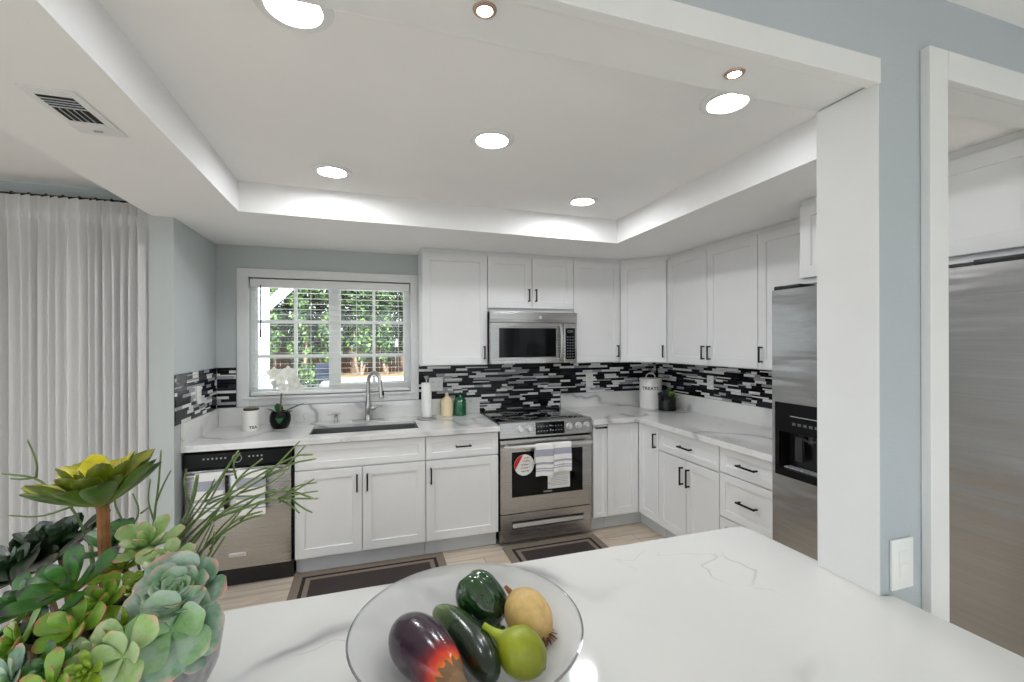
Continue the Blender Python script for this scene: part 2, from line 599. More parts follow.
# window: casing, frame, two sashes with muntins and glass
win = bpy.data.objects.new('window_1', None); COL.objects.link(win); win['kind'] = 'structure'
bm = BM()
box(bm, -.945, WX0, YB - .022, YB - .0005, 1.058, 2.097, bev=.003)
box(bm, WX1, .391, YB - .022, YB - .0005, 1.058, 2.097, bev=.003)
box(bm, WX0, WX1, YB - .022, YB - .0005, WZ1, 2.097, bev=.003)
box(bm, WX0, WX1, YB - .022, YB - .0005, 1.058, 1.112, bev=.003)
box(bm, -.905, .36, YB - .04, YB + .06, 1.1115, 1.128, bev=.003)
build('casing', bm, M['trim'], win, angle=20)
bm = BM()
fy0, fy1 = YB + .055, YB + .115
box(bm, WX0, WX0 + .03, fy0, fy1, 1.128, WZ1)
box(bm, WX1 - .03, WX1, fy0, fy1, 1.128, WZ1)
box(bm, WX0 + .03, WX1 - .03, fy0, fy1, WZ1 - .03, WZ1)
box(bm, WX0 + .03, WX1 - .03, fy0, fy1, 1.128, 1.158)
box(bm, -.300, -.246, fy0, fy1, 1.158, WZ1 - .03)
build('window_frame', bm, M['white_wood'], win)
for (a, b, nm) in ((-.838, -.300, 0), (-.246, .295, 1)):
    bm = BM()
    y0 = fy0 + .012
    z0, z1 = 1.158, 2.002
    e = .014 if nm == 0 else .022
    box(bm, a, a + e, y0, y0 + .03, z0, z1); box(bm, b - e, b, y0, y0 + .03, z0, z1)
    box(bm, a + e, b - e, y0, y0 + .03, z0, z0 + (.018 if nm == 0 else .05)); box(bm, a + e, b - e, y0, y0 + .03, z1 - e, z1)
    mx = (a + b) / 2 + .01
    box(bm, mx - .012, mx + .012, y0 + .005, y0 + .027, z0 + e, z1 - e)
    for zz in (1.70, 1.43):
        box(bm, a + e, b - e, y0 + .006, y0 + .026, zz - .012, zz + .012)
    s = build('sash', bm, M['white_wood'], win)
    bm = BM(); box(bm, a + .008, b - .008, y0 + .013, y0 + .018, z0 + .008, z1 - .008)
    build('pane', bm, M['pane'], s)

# slider behind the curtain
win2 = bpy.data.objects.new('window_2', None); COL.objects.link(win2); win2['kind'] = 'structure'
bm = BM()
for a in (-3.6, -2.6, -1.61):
    box(bm, a, a + .06, 3.22, 3.30, 0, 2.1)
box(bm, -3.54, -1.61, 3.22, 3.30, 2.04, 2.1); box(bm, -3.54, -1.61, 3.22, 3.30, 0, .06)
build('window_frame', bm, M['white_wood'], win2)
bm = BM(); box(bm, -3.55, -1.6, 3.255, 3.262, .05, 2.05)
build('pane', bm, M['pane'], win2)
# unseen broad window, added behind the camera to let in fill daylight
win3 = bpy.data.objects.new('added_rear_window', None); COL.objects.link(win3); win3['kind'] = 'structure'
bm = BM()
for a in (-4.1, -1.7, .74, 3.14):
    box(bm, a, a + .06, -3.68, -3.62, .05, 2.3)
box(bm, -4.04, 3.14, -3.68, -3.62, 2.24, 2.3); box(bm, -4.04, 3.14, -3.68, -3.62, .05, .11)
build('window_frame', bm, M['white_wood'], win3)
bm = BM(); box(bm, -4.05, 3.15, -3.652, -3.646, .1, 2.25)
build('pane', bm, M['pane'], win3)

# ================================================================ mosaic tile splashbacks
def mosaic(name, label, length, z0, rows, rh, loc, rotz, seed, hole=None, extra=None):
    """tiles on the local xz plane, facing -y; extra=(x0,x1,zlow) carries rows further down"""
    rnd = random.Random(seed)
    bm = BM()
    box(bm, 0, length, .0045, .0065, z0, z0 + rows * rh, mi=5)
    if extra:
        box(bm, extra[0], extra[1], .0045, .0065, extra[2], z0, mi=5)
    def tile(xa, xb, za, zb, mi):
        g = .0009
        box(bm, xa + g, xb - g, rnd.uniform(-.0012, .001), .0045, za + g, zb - g, mi=mi)
    def row(x0, x1, za, zb):
        x = x0 - rnd.uniform(0, .1)
        prev = -1
        while x < x1:
            w = rnd.choice((.05, .075, .1, .1, .13, .15, .2))
            mi = rnd.choices(range(5), (48, 8, 7, 12, 25))[0]
            if mi == prev:
                mi = rnd.choices(range(5), (42, 8, 8, 14, 28))[0]
            prev = mi
            a, b = max(x, x0), min(x + w, x1)
            if b - a > .006:
                if rnd.random() < .22:
                    zm = (za + zb) / 2
                    tile(a, b, za, zm, mi)
                    tile(a, b, zm, zb, rnd.choices(range(5), (30, 20, 10, 20, 20))[0])
                else:
                    tile(a, b, za, zb, mi)
            x += w
    for r in range(rows):
        row(0, length, z0 + r * rh, z0 + (r + 1) * rh)
    if extra:
        k = int(round((z0 - extra[2]) / rh))
        hh = (z0 - extra[2]) / k
        for r in range(k):
            row(extra[0], extra[1], extra[2] + r * hh, extra[2] + (r + 1) * hh)
    o = build(name, bm, TILES + [M['grout']], loc=loc, rot=(0, 0, rotz), smooth=False)
    return tag(o, label, 'backsplash', 'linear mosaic tile splashbacks')
RH = .0213
mosaic('tile_backsplash', 'black, grey and white mosaic tile strip behind the range, under the microwave', XR - .392, 1.0535, 14, RH, (.392, YB - .0066, 0), 0, 3,
       extra=(.918 - .392, 1.69 - .392, .86))
mosaic('tile_backsplash', 'mosaic tile strip on the wall over the counter beside the refrigerator', YB - .0067 - 1.83, 1.0535, 14, RH, (XR - .0066, YB - .0067, 0), -PI / 2, 4)
mosaic('tile_backsplash', 'short mosaic tile strip on the blue side wall over the dishwasher', YB - .0067 - 3.052, 1.0535, 14, RH, (XL + .0066, 3.052, 0), PI / 2, 5)
mosaic('tile_backsplash', 'narrow mosaic tile patch between the corner and the window casing', .125, 1.0535, 14, RH, (XL + .0068, YB - .0066, 0), 0, 6)

# ================================================================ cabinets
def shaker_bm(w, h, rail=.058, t=.02, rec=.009):
    bm = BM()
    c, g = .0018, .0016
    def rect(ix, y):
        return [bm.verts.new((x, y, z)) for x, z in ((g + ix, g + ix), (w - g - ix, g + ix), (w - g - ix, h - g - ix), (g + ix, h - g - ix))]
    rg = [rect(0, t), rect(0, c), rect(c, 0), rect(rail, 0), rect(rail + .0015, .002), rect(rail + .0025, rec)]
    for a, b in zip(rg[:-1], rg[1:]):
        for i in range(4):
            j = (i + 1) % 4
            bm.faces.new((a[i], a[j], b[j], b[i]))
    bm.faces.new(rg[-1])
    bm.faces.new(rg[0][::-1])
    return bm

def handle(parent, x, z, L=.115, vert=True):
    bm = BM()
    r = .0055
    a = Vector((0, 0, L / 2)) if vert else Vector((L / 2, 0, 0))
    box(bm, -r if vert else -L / 2, r if vert else L / 2, -.033, -.024, -L / 2 if vert else -r, L / 2 if vert else r, bev=.002)
    for s in (-1, 1):
        c = a * (s * .88)
        box(bm, c.x - .005, c.x + .005, -.026, .0012, c.z - .005, c.z + .005, bev=.0012)
    build('handle', bm, M['black_metal'], parent, (x, 0, z))

def front(kind, cab, x, z, w, h, hd=None, rail=.058):
    """hd: (x, z, length, vertical) of the pull, in the front's own frame"""
    d = build(kind, shaker_bm(w, h, rail if kind == 'door' else min(rail, .045)), M['cab'], cab, (x, 0, z), angle=25)
    if hd:
        handle(d, *hd)
    return d

def cabinet(name, label, loc, rotz, w, depth, z0, z1, toe=True, group=None):
    c = thing(name, label, 'cabinet', loc, rotz, group)
    bm = BM()
    box(bm, 0.0005, w - .0005, .0215, depth, z0, z1)
    if toe:
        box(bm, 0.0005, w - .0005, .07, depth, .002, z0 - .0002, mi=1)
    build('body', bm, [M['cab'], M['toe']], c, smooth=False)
    return c

DZ0, DZ1, WZ, TOPZ = .122, .695, .702, .868
FB = 3.169                                                # door plane of the back run
LOW = 'white shaker base cabinets'
UP = 'white shaker wall cabinets'
BD = YB - FB - .002
c = cabinet('sink_base_cabinet', 'white two-door base cabinet under the sink, beside the dishwasher', (-.469, FB, 0), 0, .844, BD, .112, .655, group=LOW)
bm = BM(); box(bm, .0005, .8435, .0215, .04, .656, .8745); build('top_rail', bm, M['cab'], c, smooth=False)
front('false_front', c, 0, WZ, .844, TOPZ - WZ)
front('door', c, 0, DZ0, .417, DZ1 - DZ0, (.417 - .032, .573 - .105, .115, True))
front('door', c, .419, DZ0, .425, DZ1 - DZ0, (.032, .573 - .105, .115, True))
c = cabinet('drawer_base_cabinet', 'white base cabinet with one drawer over one door, left of the range', (.377, FB, 0), 0, .534, BD, .112, .8745, group=LOW)
front('drawer', c, 0, WZ, .534, TOPZ - WZ, (.267, .083, .115, False))
front('door', c, 0, DZ0, .534, DZ1 - DZ0, (.034, .573 - .105, .115, True))
c = cabinet('pull_out_cabinet', 'narrow white pull-out cabinet squeezed in right of the range', (1.700, FB, 0), 0, .128, BD, .112, .8745, group=LOW)
front('door', c, 0, DZ0, .128, TOPZ - DZ0, (.064, TOPZ - DZ0 - .02, .1, False), rail=.034)
# corner cabinet with its two hinged leaves
FR = 2.122
c = thing('corner_base_cabinet', 'white corner base cabinet with folding doors, where the two runs meet', 'cabinet', (1.83, FB, 0), 0, LOW)
bm = BM()
prism(bm, [(.0005, .0215), (.3135, .0215), (.3135, -.261), (XR - 1.83 - .002, -.261), (XR - 1.83 - .002, BD), (.0005, BD)], .112, .8745)
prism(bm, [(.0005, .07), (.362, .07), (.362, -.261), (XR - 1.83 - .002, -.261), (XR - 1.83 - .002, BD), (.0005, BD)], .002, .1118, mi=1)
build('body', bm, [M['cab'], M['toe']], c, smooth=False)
build('door', shaker_bm(.289, TOPZ - DZ0), M['cab'], c, (0, 0, DZ0), angle=25)
d = build('door', shaker_bm(.260, TOPZ - DZ0), M['cab'], c, (FR - 1.83, 0, DZ0), (0, 0, -PI / 2), angle=25)
handle(d, .260 - .03, TOPZ - DZ0 - .105, .115, True)
c = cabinet('drawer_base_cabinet', 'white base cabinet with one drawer over two doors, on the refrigerator side', (FR, 2.905, 0), -PI / 2, .622, XR - FR - .002, .112, .8745, group=LOW)
front('drawer', c, 0, WZ, .622, TOPZ - WZ, (.311, .083, .13, False))
front('door', c, 0, DZ0, .31, DZ1 - DZ0, (.31 - .032, .573 - .115, .13, True))
front('door', c, .312, DZ0, .31, DZ1 - DZ0, (.032, .573 - .115, .13, True))
c = cabinet('drawer_cabinet', 'white three-drawer base cabinet next to the refrigerator', (FR, 2.280, 0), -PI / 2, .452, XR - FR - .002, .112, .8745, group=LOW)
front('drawer', c, 0, .71, .452, TOPZ - .71, (.226, .079, .14, False))
front('drawer', c, 0, .43, .452, .275, (.226, .1375, .14, False))
front('drawer', c, 0, DZ0, .452, .303, (.226, .15, .14, False))

# wall cabinets
UB, UT, UF = 1.352, ZS - .001, 3.459
DH = 2.236 - 1.357
def wall_cab(label, loc, rotz, w, depth, z0, doors, name='wall_cabinet'):
    c = cabinet(name, label, (loc[0], loc[1], z0), rotz, w, depth, 0, UT - z0, toe=False, group=UP)
    for (x, dw, hx) in doors:
        dz = .005 if z0 < 1.5 else .026
        dh = 2.236 - z0 - dz
        hz = .095 if z0 < 1.5 else .11
        front('door', c, x, dz, dw, dh, None if hx is None else (hx, hz, .105, True))
    return c
UD = YB - UF - .0015
wall_cab('white single-door wall cabinet between the window and the microwave', (.388, UF), 0, .519, UD, UB, [(0, .519, .519 - .03)])
wall_cab('short white two-door wall cabinet above the microwave', (.909, UF), 0, .764, UD, 1.786, [(0, .381, .381 - .03), (.383, .381, .03)])
wall_cab('white single-door wall cabinet right of the microwave', (1.675, UF), 0, .452, UD, UB, [(0, .452, .452 - .03)])
# diagonal corner unit
c = thing('corner_wall_cabinet', 'white diagonal wall cabinet across the kitchen corner', 'cabinet', (2.129, UF, UB), 0, UP)
DX = .283
def dg(o):
    return [(0.0005, 0 + o), (DX - o, -DX + .0005), (XR - 2.129 - .0015, -DX + .0005), (XR - 2.129 - .0015, UD), (.0005, UD)]
bm = BM()
prism(bm, [(.0005, .022), (.0157, .0152), (.0157 + DX - .03, .0152 - DX + .03), (DX + .02, -DX + .0005), (XR - 2.129 - .0015, -DX + .0005), (XR - 2.129 - .0015, UD), (.0005, UD)], 0, UT - UB)
build('body', bm, M['cab'], c, smooth=False)
d = build('door', shaker_bm(.394, DH), M['cab'], c, (.0015, .0, .005), (0, 0, -PI / 4), angle=25)
handle(d, .394 - .03, .095, .105, True)
UR = 2.412
URD = XR - UR - .0015
wall_cab('white two-door wall cabinet over the counter, nearest the corner on the refrigerator side', (UR, 3.175), -PI / 2, .919, URD, UB, [(0, .464, .464 - .03), (.466, .453, .03)])
wall_cab('white single-door wall cabinet partly hidden by the over-refrigerator cabinet', (UR, 2.254), -PI / 2, .430, URD, UB, [(0, .430, .032)])
wall_cab('deep white two-door cabinet above the refrigerator', (2.13, 1.730), -PI / 2, .888, XR - 2.13 - .0015, 1.836, [(0, .407, .407 - .03), (.409, .479, .03)], name='over_fridge_cabinet')

# ================================================================ countertops
bm = BM()
slab_hole(bm, XL + .001, .916, 3.139, YB - .001, .894, ZC, -.395, .338, 3.262, 3.585)
bmesh.ops.bevel(bm, geom=[e for e in bm.edges if all(abs(v.co.y - 3.139) < 1e-4 for v in e.verts) and abs(e.verts[0].co.z - e.verts[1].co.z) < 1e-5], offset=.003, segments=2, affect='EDGES')
box(bm, XL + .001, .916, 3.1392, 3.166, .876, .8942)
ct = tag(build('countertop', bm, M['quartz'], angle=40), 'white veined quartz counter around the sink, over the dishwasher', 'countertop', 'quartz countertops')
bm = BM()
box(bm, XL + .021, .916, YB - .02, YB - .001, ZC + .0003, 1.053, bev=.0015)
build('back_splash', bm, M['quartz'], ct)
bm = BM()
box(bm, XL + .001, XL + .0208, 3.141, YB - .001, ZC + .0003, 1.053, bev=.0015)
build('side_splash', bm, M['quartz'], ct)
bm = BM()
prism(bm, [(1.691, 3.139), (2.092, 3.139), (2.092, 1.826), (XR - .001, 1.826), (XR - .001, YB - .001), (1.691, YB - .001)], .876, ZC)
ct2 = tag(build('countertop', bm, M['quartz']), 'white quartz counter running round the corner from the range to the refrigerator', 'countertop', 'quartz countertops')
bm = BM(); box(bm, 1.691, XR - .0205, YB - .02, YB - .001, ZC + .0003, 1.053, bev=.0015); build('back_splash', bm, M['quartz'], ct2)
bm = BM(); box(bm, XR - .02, XR - .001, 1.826, YB - .001, ZC + .0003, 1.053, bev=.0015); build('side_splash', bm, M['quartz'], ct2)

# peninsula, notched round the pier
def rounded(p0, p1, p2, r, n=5):
    p0, p1, p2 = Vector(p0), Vector(p1), Vector(p2)
    a, b = (p0 - p1).normalized(), (p2 - p1).normalized()
    s, e = p1 + a * r, p1 + b * r
    return [tuple((1 - t) ** 2 * s + 2 * t * (1 - t) * p1 + t * t * e) for t in [i / n for i in range(n + 1)]]
poly = [(-1.02, .33), (1.238, .33), (1.228, YP0 - .007), (1.1888, YP0 - .007), (1.1888, YP1 + .005), (1.218, YP1 + .005)]
poly += rounded((1.218, YP1), (1.204, 1.19), (.5, 1.19), .035) + rounded((-.5, 1.19), (-1.02, 1.19), (-1.02, .33), .035)
bm = BM(); prism(bm, poly, .876, ZC)
bmesh.ops.bevel(bm, geom=[e for e in bm.edges if abs(e.verts[0].co.z - ZC) < 1e-5 and abs(e.verts[1].co.z - ZC) < 1e-5], offset=.004, segments=2, affect='EDGES')
pen = thing('peninsula', 'white quartz topped peninsula with the fruit bowl and the succulents on it', 'counter', (0, 0, 0))
build('countertop', bm, M['quartz'], pen, angle=40)
bm = BM()
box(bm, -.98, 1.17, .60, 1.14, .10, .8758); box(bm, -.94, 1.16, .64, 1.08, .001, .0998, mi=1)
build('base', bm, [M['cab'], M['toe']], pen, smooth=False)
for k in range(3):
    x0 = -.975 + k * .715
    build('panel', shaker_bm(.70, .74), M['cab'], pen, (x0, .579, .12), angle=25)

# ================================================================ sink, faucet, soap pump
s = thing('sink', 'stainless steel undermount sink set in the counter below the window', 'sink', (-.029, 3.4235, .8785))
bm = BM()
hx, hy = .3685, .1635
box_pts = lambda a, b, z: [bm.verts.new((x, y, z)) for x, y in ((-a, -b), (a, -b), (a, b), (-a, b))]
rg = [box_pts(hx + .02, hy + .02, .0145), box_pts(hx, hy, .0145), box_pts(hx - .004, hy - .004, -.16), box_pts(hx - .02, hy - .02, -.185)]
for a, b in zip(rg[:-1], rg[1:]):
    for i in range(4):
        j = (i + 1) % 4
        bm.faces.new((a[i], a[j], b[j], b[i]))
bm.faces.new(rg[-1])
r2 = [box_pts(hx + .02, hy + .02, .0125), box_pts(hx + .003, hy + .003, .0125), box_pts(hx + .001, hy + .001, -.16), box_pts(hx - .018, hy - .018, -.188)]
for a, b in zip(r2[:-1], r2[1:]):
    for i in range(4):
        j = (i + 1) % 4
        bm.faces.new((a[j], a[i], b[i], b[j]))
bm.faces.new(r2[-1][::-1])
for i in range(4):
    j = (i + 1) % 4
    bm.faces.new((rg[0][j], rg[0][i], r2[0][i], r2[0][j]))
build('basin', bm, M['steel_dark'], s)
bm = BM(); lathe(bm, [(0, -.186), (.02, -.184), (.028, -.181), (.042, -.181), (.045, -.1845), (.045, -.187)], 24)
build('drain', bm, M['nickel'], s)

f = thing('faucet', 'brushed nickel gooseneck pull-down faucet behind the sink', 'faucet', (-.012, 3.695, ZC))
FROT = R(38)
bm = BM()
box(bm, -.125, .125, -.03, .03, 0.0005, .006, bev=.0025)
build('base_plate', bm, M['nickel'], f)
bm = BM()
lathe(bm, [(0, .0062), (.030, .0062), (.030, .012), (.026, .02), (.024, .07), (.026, .075), (.026, .12), (.023, .13), (.0185, .16), (.0155, .22), (0, .22)], 24)
build('body', bm, M['nickel'], f)
bm = BM()
pts = [(0, 0, .215), (0, 0, .30)]
for k in range(1, 13):
    t = PI * k / 12
    pts.append((0, -.072 + .072 * math.cos(t), .30 + .085 * math.sin(t)))
pts += [(0, -.146, .285)]
tube(bm, pts, .0145, 14)
build('spout', bm, M['nickel'], f, rot=(0, 0, FROT))
bm = BM()
tube(bm, [(0, -.146, .287), (0, -.150, .262), (0, -.157, .215), (0, -.160, .193), (0, -.1605, .188)], [.0145, .0165, .0205, .022, .019], 16)
hd = build('spray_head', bm, M['nickel'], f, rot=(0, 0, FROT))
bm = BM(); box(bm, -.0075, .0075, -.181, -.172, .212, .245, bev=.002)
build('button', bm, M['black'], hd)
bm = BM()
tube(bm, [(.022, 0, .095), (.05, 0, .10), (.056, 0, .101)], [.019, .019, .016], 16)
tube(bm, [(.05, 0, .10), (.075, -.004, .112), (.108, -.008, .108)], [.011, .009, .0075], 12)
build('lever', bm, M['nickel'], f)

d = thing('soap_dispenser', 'small nickel soap pump standing left of the faucet', 'soap dispenser', (-.25, 3.70, ZC))
bm = BM()
lathe(bm, [(0, .0005), (.024, .0005), (.024, .006), (.014, .012), (.012, .035), (.016, .04), (.016, .05), (.008, .055), (.008, .07), (0, .07)], 20)
build('body', bm, M['nickel'], d)
bm = BM()
tube(bm, [(.012, .0, .066), (-.01, -.01, .069), (-.05, -.03, .066), (-.055, -.033, .060)], [.008, .009, .006, .005], 10)
tube(bm, [(0, 0, .066), (.035, .012, .068)], [.007, .004], 8)
build('nozzle', bm, M['nickel'], d)

# ================================================================ dishwasher
dw = thing('dishwasher', 'stainless steel dishwasher with a black control panel at the left end of the counter', 'dishwasher', (-1.080, 3.148, 0))
w = .606
bm = BM(); box(bm, .004, w - .004, .045, .61, .10, .868); build('body', bm, M['black'], dw)
bm = BM()
n = 16
box(bm, .012, w - .012, .0005, .044, .13, .756, bev=.003)
build('door', bm, M['steel'], dw)
bm = BM()
# control fascia with a gently sagging lower edge
prev = None
for i in range(n + 1):
    x = .006 + (w - .012) * i / n
    u = 2 * i / n - 1
    zl = .775 - .012 * (1 - u * u)
    yb = -.006 - .004 * (1 - u * u)
    cur = [bm.verts.new((x, .0, zl)), bm.verts.new((x, yb, zl + .008)), bm.verts.new((x, yb + .002, .858)), bm.verts.new((x, .004, .868)), bm.verts.new((x, .044, .868)), bm.verts.new((x, .044, zl))]
    if prev:
        for k in range(6):
            bm.faces.new((prev[k], cur[k], cur[(k + 1) % 6], prev[(k + 1) % 6]))
    else:
        bm.faces.new(cur)
    prev = cur
bm.faces.new(prev[::-1])
cp = build('control_panel', bm, M['black_panel'], dw)
bm = BM()
for k in range(6):
    lathe(bm, [(0, 0), (.0055, 0), (.0055, .0025), (0, .003)], 10, (.115 + k * .023, 0, 0))
for k in range(4):
    lathe(bm, [(0, 0), (.005, 0), (.005, .0025), (0, .003)], 10, (.36 + k * .023, 0, 0))
xform(bm, Matrix.Translation((0, -.0086, .828)) @ Matrix.Rotation(R(90), 4, 'X'))
build('buttons', bm, M['grey_plastic'], cp)
bm = BM(); 
lathe(bm, [(.024, 0), (.027, 0), (.027, .0015), (.024, .0015)], 24, closed=True)
xform(bm, Matrix.Translation((.292, -.0095, .822)) @ Matrix.Rotation(R(90), 4, 'X'))
build('dial_ring', bm, M['grey_plastic'], cp)
bm = BM()
tube(bm, [(.03, .004, .738), (.03, -.03, .738), (.045, -.042, .738), (w / 2, -.05, .738), (w - .045, -.042, .738), (w - .03, -.03, .738), (w - .03, .004, .738)], .0115, 12)
build('handle', bm, M['nickel'], dw)
bm = BM(); box(bm, .245, .34, -.002, .001, .205, .229, bev=.0008); bd = build('badge', bm, M['chrome'], dw)
bm = BM()
for k in range(9):
    box(bm, .256 + k * .0085, .2615 + k * .0085, -.0026, -.0019, .213, .221)
build('lettering', bm, M['grey_plastic'], bd)
bm = BM(); box(bm, .004, w - .004, .06, .2, .002, .128); box(bm, .004, w - .004, .02, .05, .105, .1295)
build('toe_panel', bm, M['black'], dw)

# ================================================================ range
rg_ = thing('range', 'stainless steel electric range with black glass cooktop under the microwave', 'oven', (.921, 3.163, 0))
w = .764
bm = BM(); box(bm, .001, w - .001, .045, .61, .03, .905); box(bm, .05, w - .05, .09, .5, .001, .03)
build('body', bm, M['black'], rg_)
bm = BM()
box(bm, 0, w, .012, .62, .9165, .9275, bev=.003)
box(bm, .03, w - .03, .555, .612, .9275, .9345, mi=1, bev=.002)
ck = build('cooktop', bm, [M['cook_glass'], M['black']], rg_)
bm = BM()
for (x, y, r) in ((.2, .17, .1), (.56, .17, .115), (.2, .43, .085), (.56, .43, .085)):
    for rr in (r, r * .6):
        lathe(bm, [(rr - .0012, .9278), (rr + .0012, .9278), (rr + .0012, .9282), (rr - .0012, .9282)], 40, (x, y, 0), closed=True)
build('burner_ring', bm, M['grey_plastic'], ck)
bm = BM()
# slanted control panel
pf = [(.0, .810), (-.006, .815), (.004, .925), (.018, .934), (.045, .934), (.045, .810)]
for x in (0,):
    a = [bm.verts.new((0, y, z)) for y, z in pf]
    b = [bm.verts.new((w, y, z)) for y, z in pf]
    bm.faces.new(a); bm.faces.new(b[::-1])
    for i in range(len(pf)):
        j = (i + 1) % len(pf)
        bm.faces.new((a[i], a[j], b[j], b[i]))
cp = build('control_panel', bm, M['steel'], rg_)
tilt = math.atan2(.010, .110)
PM = lambda x, z: Matrix.Translation((x, -.006 + (z - .815) * .0909, z)) @ Matrix.Rotation(-tilt, 4, 'X')
bm = BM(); box(bm, .285, .525, -.0025, .002, -.047, .047, bev=.001)
xform(bm, PM(0, .872)); dp = build('display', bm, M['black_gloss'], cp)
bm = BM()
for r_ in range(2):
    for k in range(9):
        if k in (4,):
            continue
        box(bm, .302 + k * .024, .311 + k * .024, -.0032, -.0024, -.021 + r_ * .034, -.016 + r_ * .034)
box(bm, .397, .416, -.0032, -.0024, .014, .023); box(bm, .402, .412, -.0032, -.0024, -.020, -.008)
xform(bm, PM(0, .872)); build('legend', bm, simple('legend_print', (150, 154, 158), .5), dp)
for x in (.161, .234, .569, .647, .717):
    bm = BM()
    lathe(bm, [(0, 0), (.027, 0), (.027, .004), (.022, .006), (.0205, .026), (.018, .03), (0, .03)], 24)
    box(bm, -.004, .004, -.02, .02, .028, .036, bev=.0015)
    xform(bm, PM(x, .877) @ Matrix.Rotation(R(90), 4, 'X'))
    build('knob', bm, M['chrome'], cp)
bm = BM(); slab_hole(bm, .004, w - .004, .245, .797, -.044, 0.0, .093, .683, .365, .705)
xform(bm, Matrix(((1, 0, 0, 0), (0, 0, -1, 0), (0, 1, 0, 0), (0, 0, 0, 1))))
dr = build('oven_door', bm, M['steel'], rg_)
bm = BM(); box(bm, .094, .682, .0012, .006, .366, .704)
build('window', bm, M['black_gloss'], dr)
bm = BM(); box(bm, .35, .42, .0004, .0012, .381, .389); build('nameplate', bm, M['grey_plastic'], dr)
bm = BM()
box(bm, .018, w - .018, -.056, -.036, .738, .766, bev=.007)
for x in (.05, w - .05):
    box(bm, x - .014, x + .014, -.04, .001, .742, .762, bev=.003)
build('handle', bm, M['chrome'], dr)
# round sales sticker on the glass: white disc with a red segment and print
bm = BM()
lathe(bm, [(0, 0), (.08, 0), (.08, .0007), (0, .0007)], 36)
xform(bm, Matrix.Translation((.193, .0011, .603)) @ Matrix.Rotation(R(90), 4, 'X'))
st = build('sticker', bm, M['paper'], dr)
bm = BM()
arc = [(.079 * math.cos(R(a)), .079 * math.sin(R(a))) for a in range(96, 205, 9)]
prism(bm, arc, .0008, .0011)
xform(bm, Matrix.Translation((.193, .0011, .603)) @ Matrix.Rotation(R(90), 4, 'X'))
build('red_segment', bm, M['red'], st)
bm = BM()
for (x, z, l, mi) in ((.0, .05, .045, 0), (-.012, .026, .05, 0), (-.022, -.002, .05, 1), (-.03, -.026, .056, 0), (-.024, -.05, .06, 1)):
    k = 0
    while k * .009 < l:
        box(bm, x + k * .009, x + k * .009 + random.uniform(.004, .0075), -.0011, -.0008, z, z + random.uniform(.006, .009), mi=mi)
        k += 1
xform(bm, Matrix.Translation((.193, .0011, .603)))
build('print', bm, [M['red'], M['ink']], st)
bm = BM(); box(bm, .385, .572, .0004, .0011, .402, .60); pp = build('paper_tag', bm, M['paper'], dr)
bm = BM()
for k in range(5):
    box(bm, .41, .555, .0001, .0004, .425 + k * .013, .428 + k * .013)
box(bm, .393, .402, .0001, .0004, .437, .449)
build('print', bm, M['grey_plastic'], pp)
bm = BM(); slab_hole(bm, .004, w - .004, .035, .238, -.044, 0.0, .093, .69, .128, .182)
xform(bm, Matrix(((1, 0, 0, 0), (0, 0, -1, 0), (0, 1, 0, 0), (0, 0, 0, 1))))
dr2 = build('drawer', bm, M['steel'], rg_)
bm = BM(); box(bm, .094, .689, .03, .034, .129, .181)
build('recess', bm, M['black'], dr2)
bm = BM()
pf = [(-.002, .134), (-.012, .140), (-.008, .168), (.018, .176), (.018, .134)]
a = [bm.verts.new((.097, y, z)) for y, z in pf]; b = [bm.verts.new((.686, y, z)) for y, z in pf]
bm.faces.new(a); bm.faces.new(b[::-1])
for i in range(5):
    bm.faces.new((a[i], a[(i + 1) % 5], b[(i + 1) % 5], b[i]))
build('drawer_pull', bm, M['nickel'], dr2)

# ================================================================ dish towels
def towel(label, x, ytop, z, w, L, seed, back=.14):
    rnd = random.Random(seed)
    bm = BM()
    path = []                       # (y, z) over the bar, from the back hem up and down the front
    r = .0185
    for k in range(8):
        path.append((r, z - back + back * k / 8, None))
    for k in range(7):
        t = PI * k / 6
        path.append((r * math.cos(t), z + r * math.sin(t), None))
    nfront = 26
    for k in range(1, nfront + 1):
        path.append((-r - .004 * math.sin(k / nfront * PI), z - L * k / nfront, k / nfront))
    nx = 13
    ph = rnd.uniform(0, 6)
    grid = []
    for (y, zz, fr) in path:
        fr2 = fr or 0
        row = []
        for i in range(nx):
            u = i / (nx - 1)
            row.append(bm.verts.new(((u - .5) * w * (1 + .03 * fr2), y - .004 * fr2 * math.sin(u * 9 + ph), zz + (.004 * math.sin(u * 4 + ph) * fr2))))
        grid.append((row, fr))
    for (ra, fa), (rb, fb) in zip(grid[:-1], grid[1:]):
        mi = 0
        if fb is not None:
            mi = 1 if (.12 < fb < .36 or .54 < fb < .64) else (1 if (.70 < fb < .92 and int(fb * 26) % 2 == 0) else 0)
        for i in range(nx - 1):
            bm.faces.new((ra[i], ra[i + 1], rb[i + 1], rb[i])).material_index = mi
    bm.normal_update()
    bmesh.ops.solidify(bm, geom=bm.faces[:], thickness=-.0035)
    o = build('dish_towel', bm, [M['towel_white'], M['towel_grey']], loc=(x, ytop, 0), angle=60)
    return tag(o, label, 'towel', 'striped dish towels')
OY = 3.163 - .044
towel('grey striped white dish towel on the oven handle, beside the round sticker', 1.256, OY, .752, .143, .228, 1)
towel('grey striped white dish towel on the oven handle, nearer the corner cabinets', 1.404, OY, .752, .143, .205, 2)
DY = 3.148 - .049
towel('striped dish towel on the dishwasher handle, nearer the blue wall', -.921, DY + .002, .738, .15, .255, 3)
towel('striped dish towel on the dishwasher handle, nearer the sink cabinet', -.699, DY + .003, .738, .155, .26, 4)

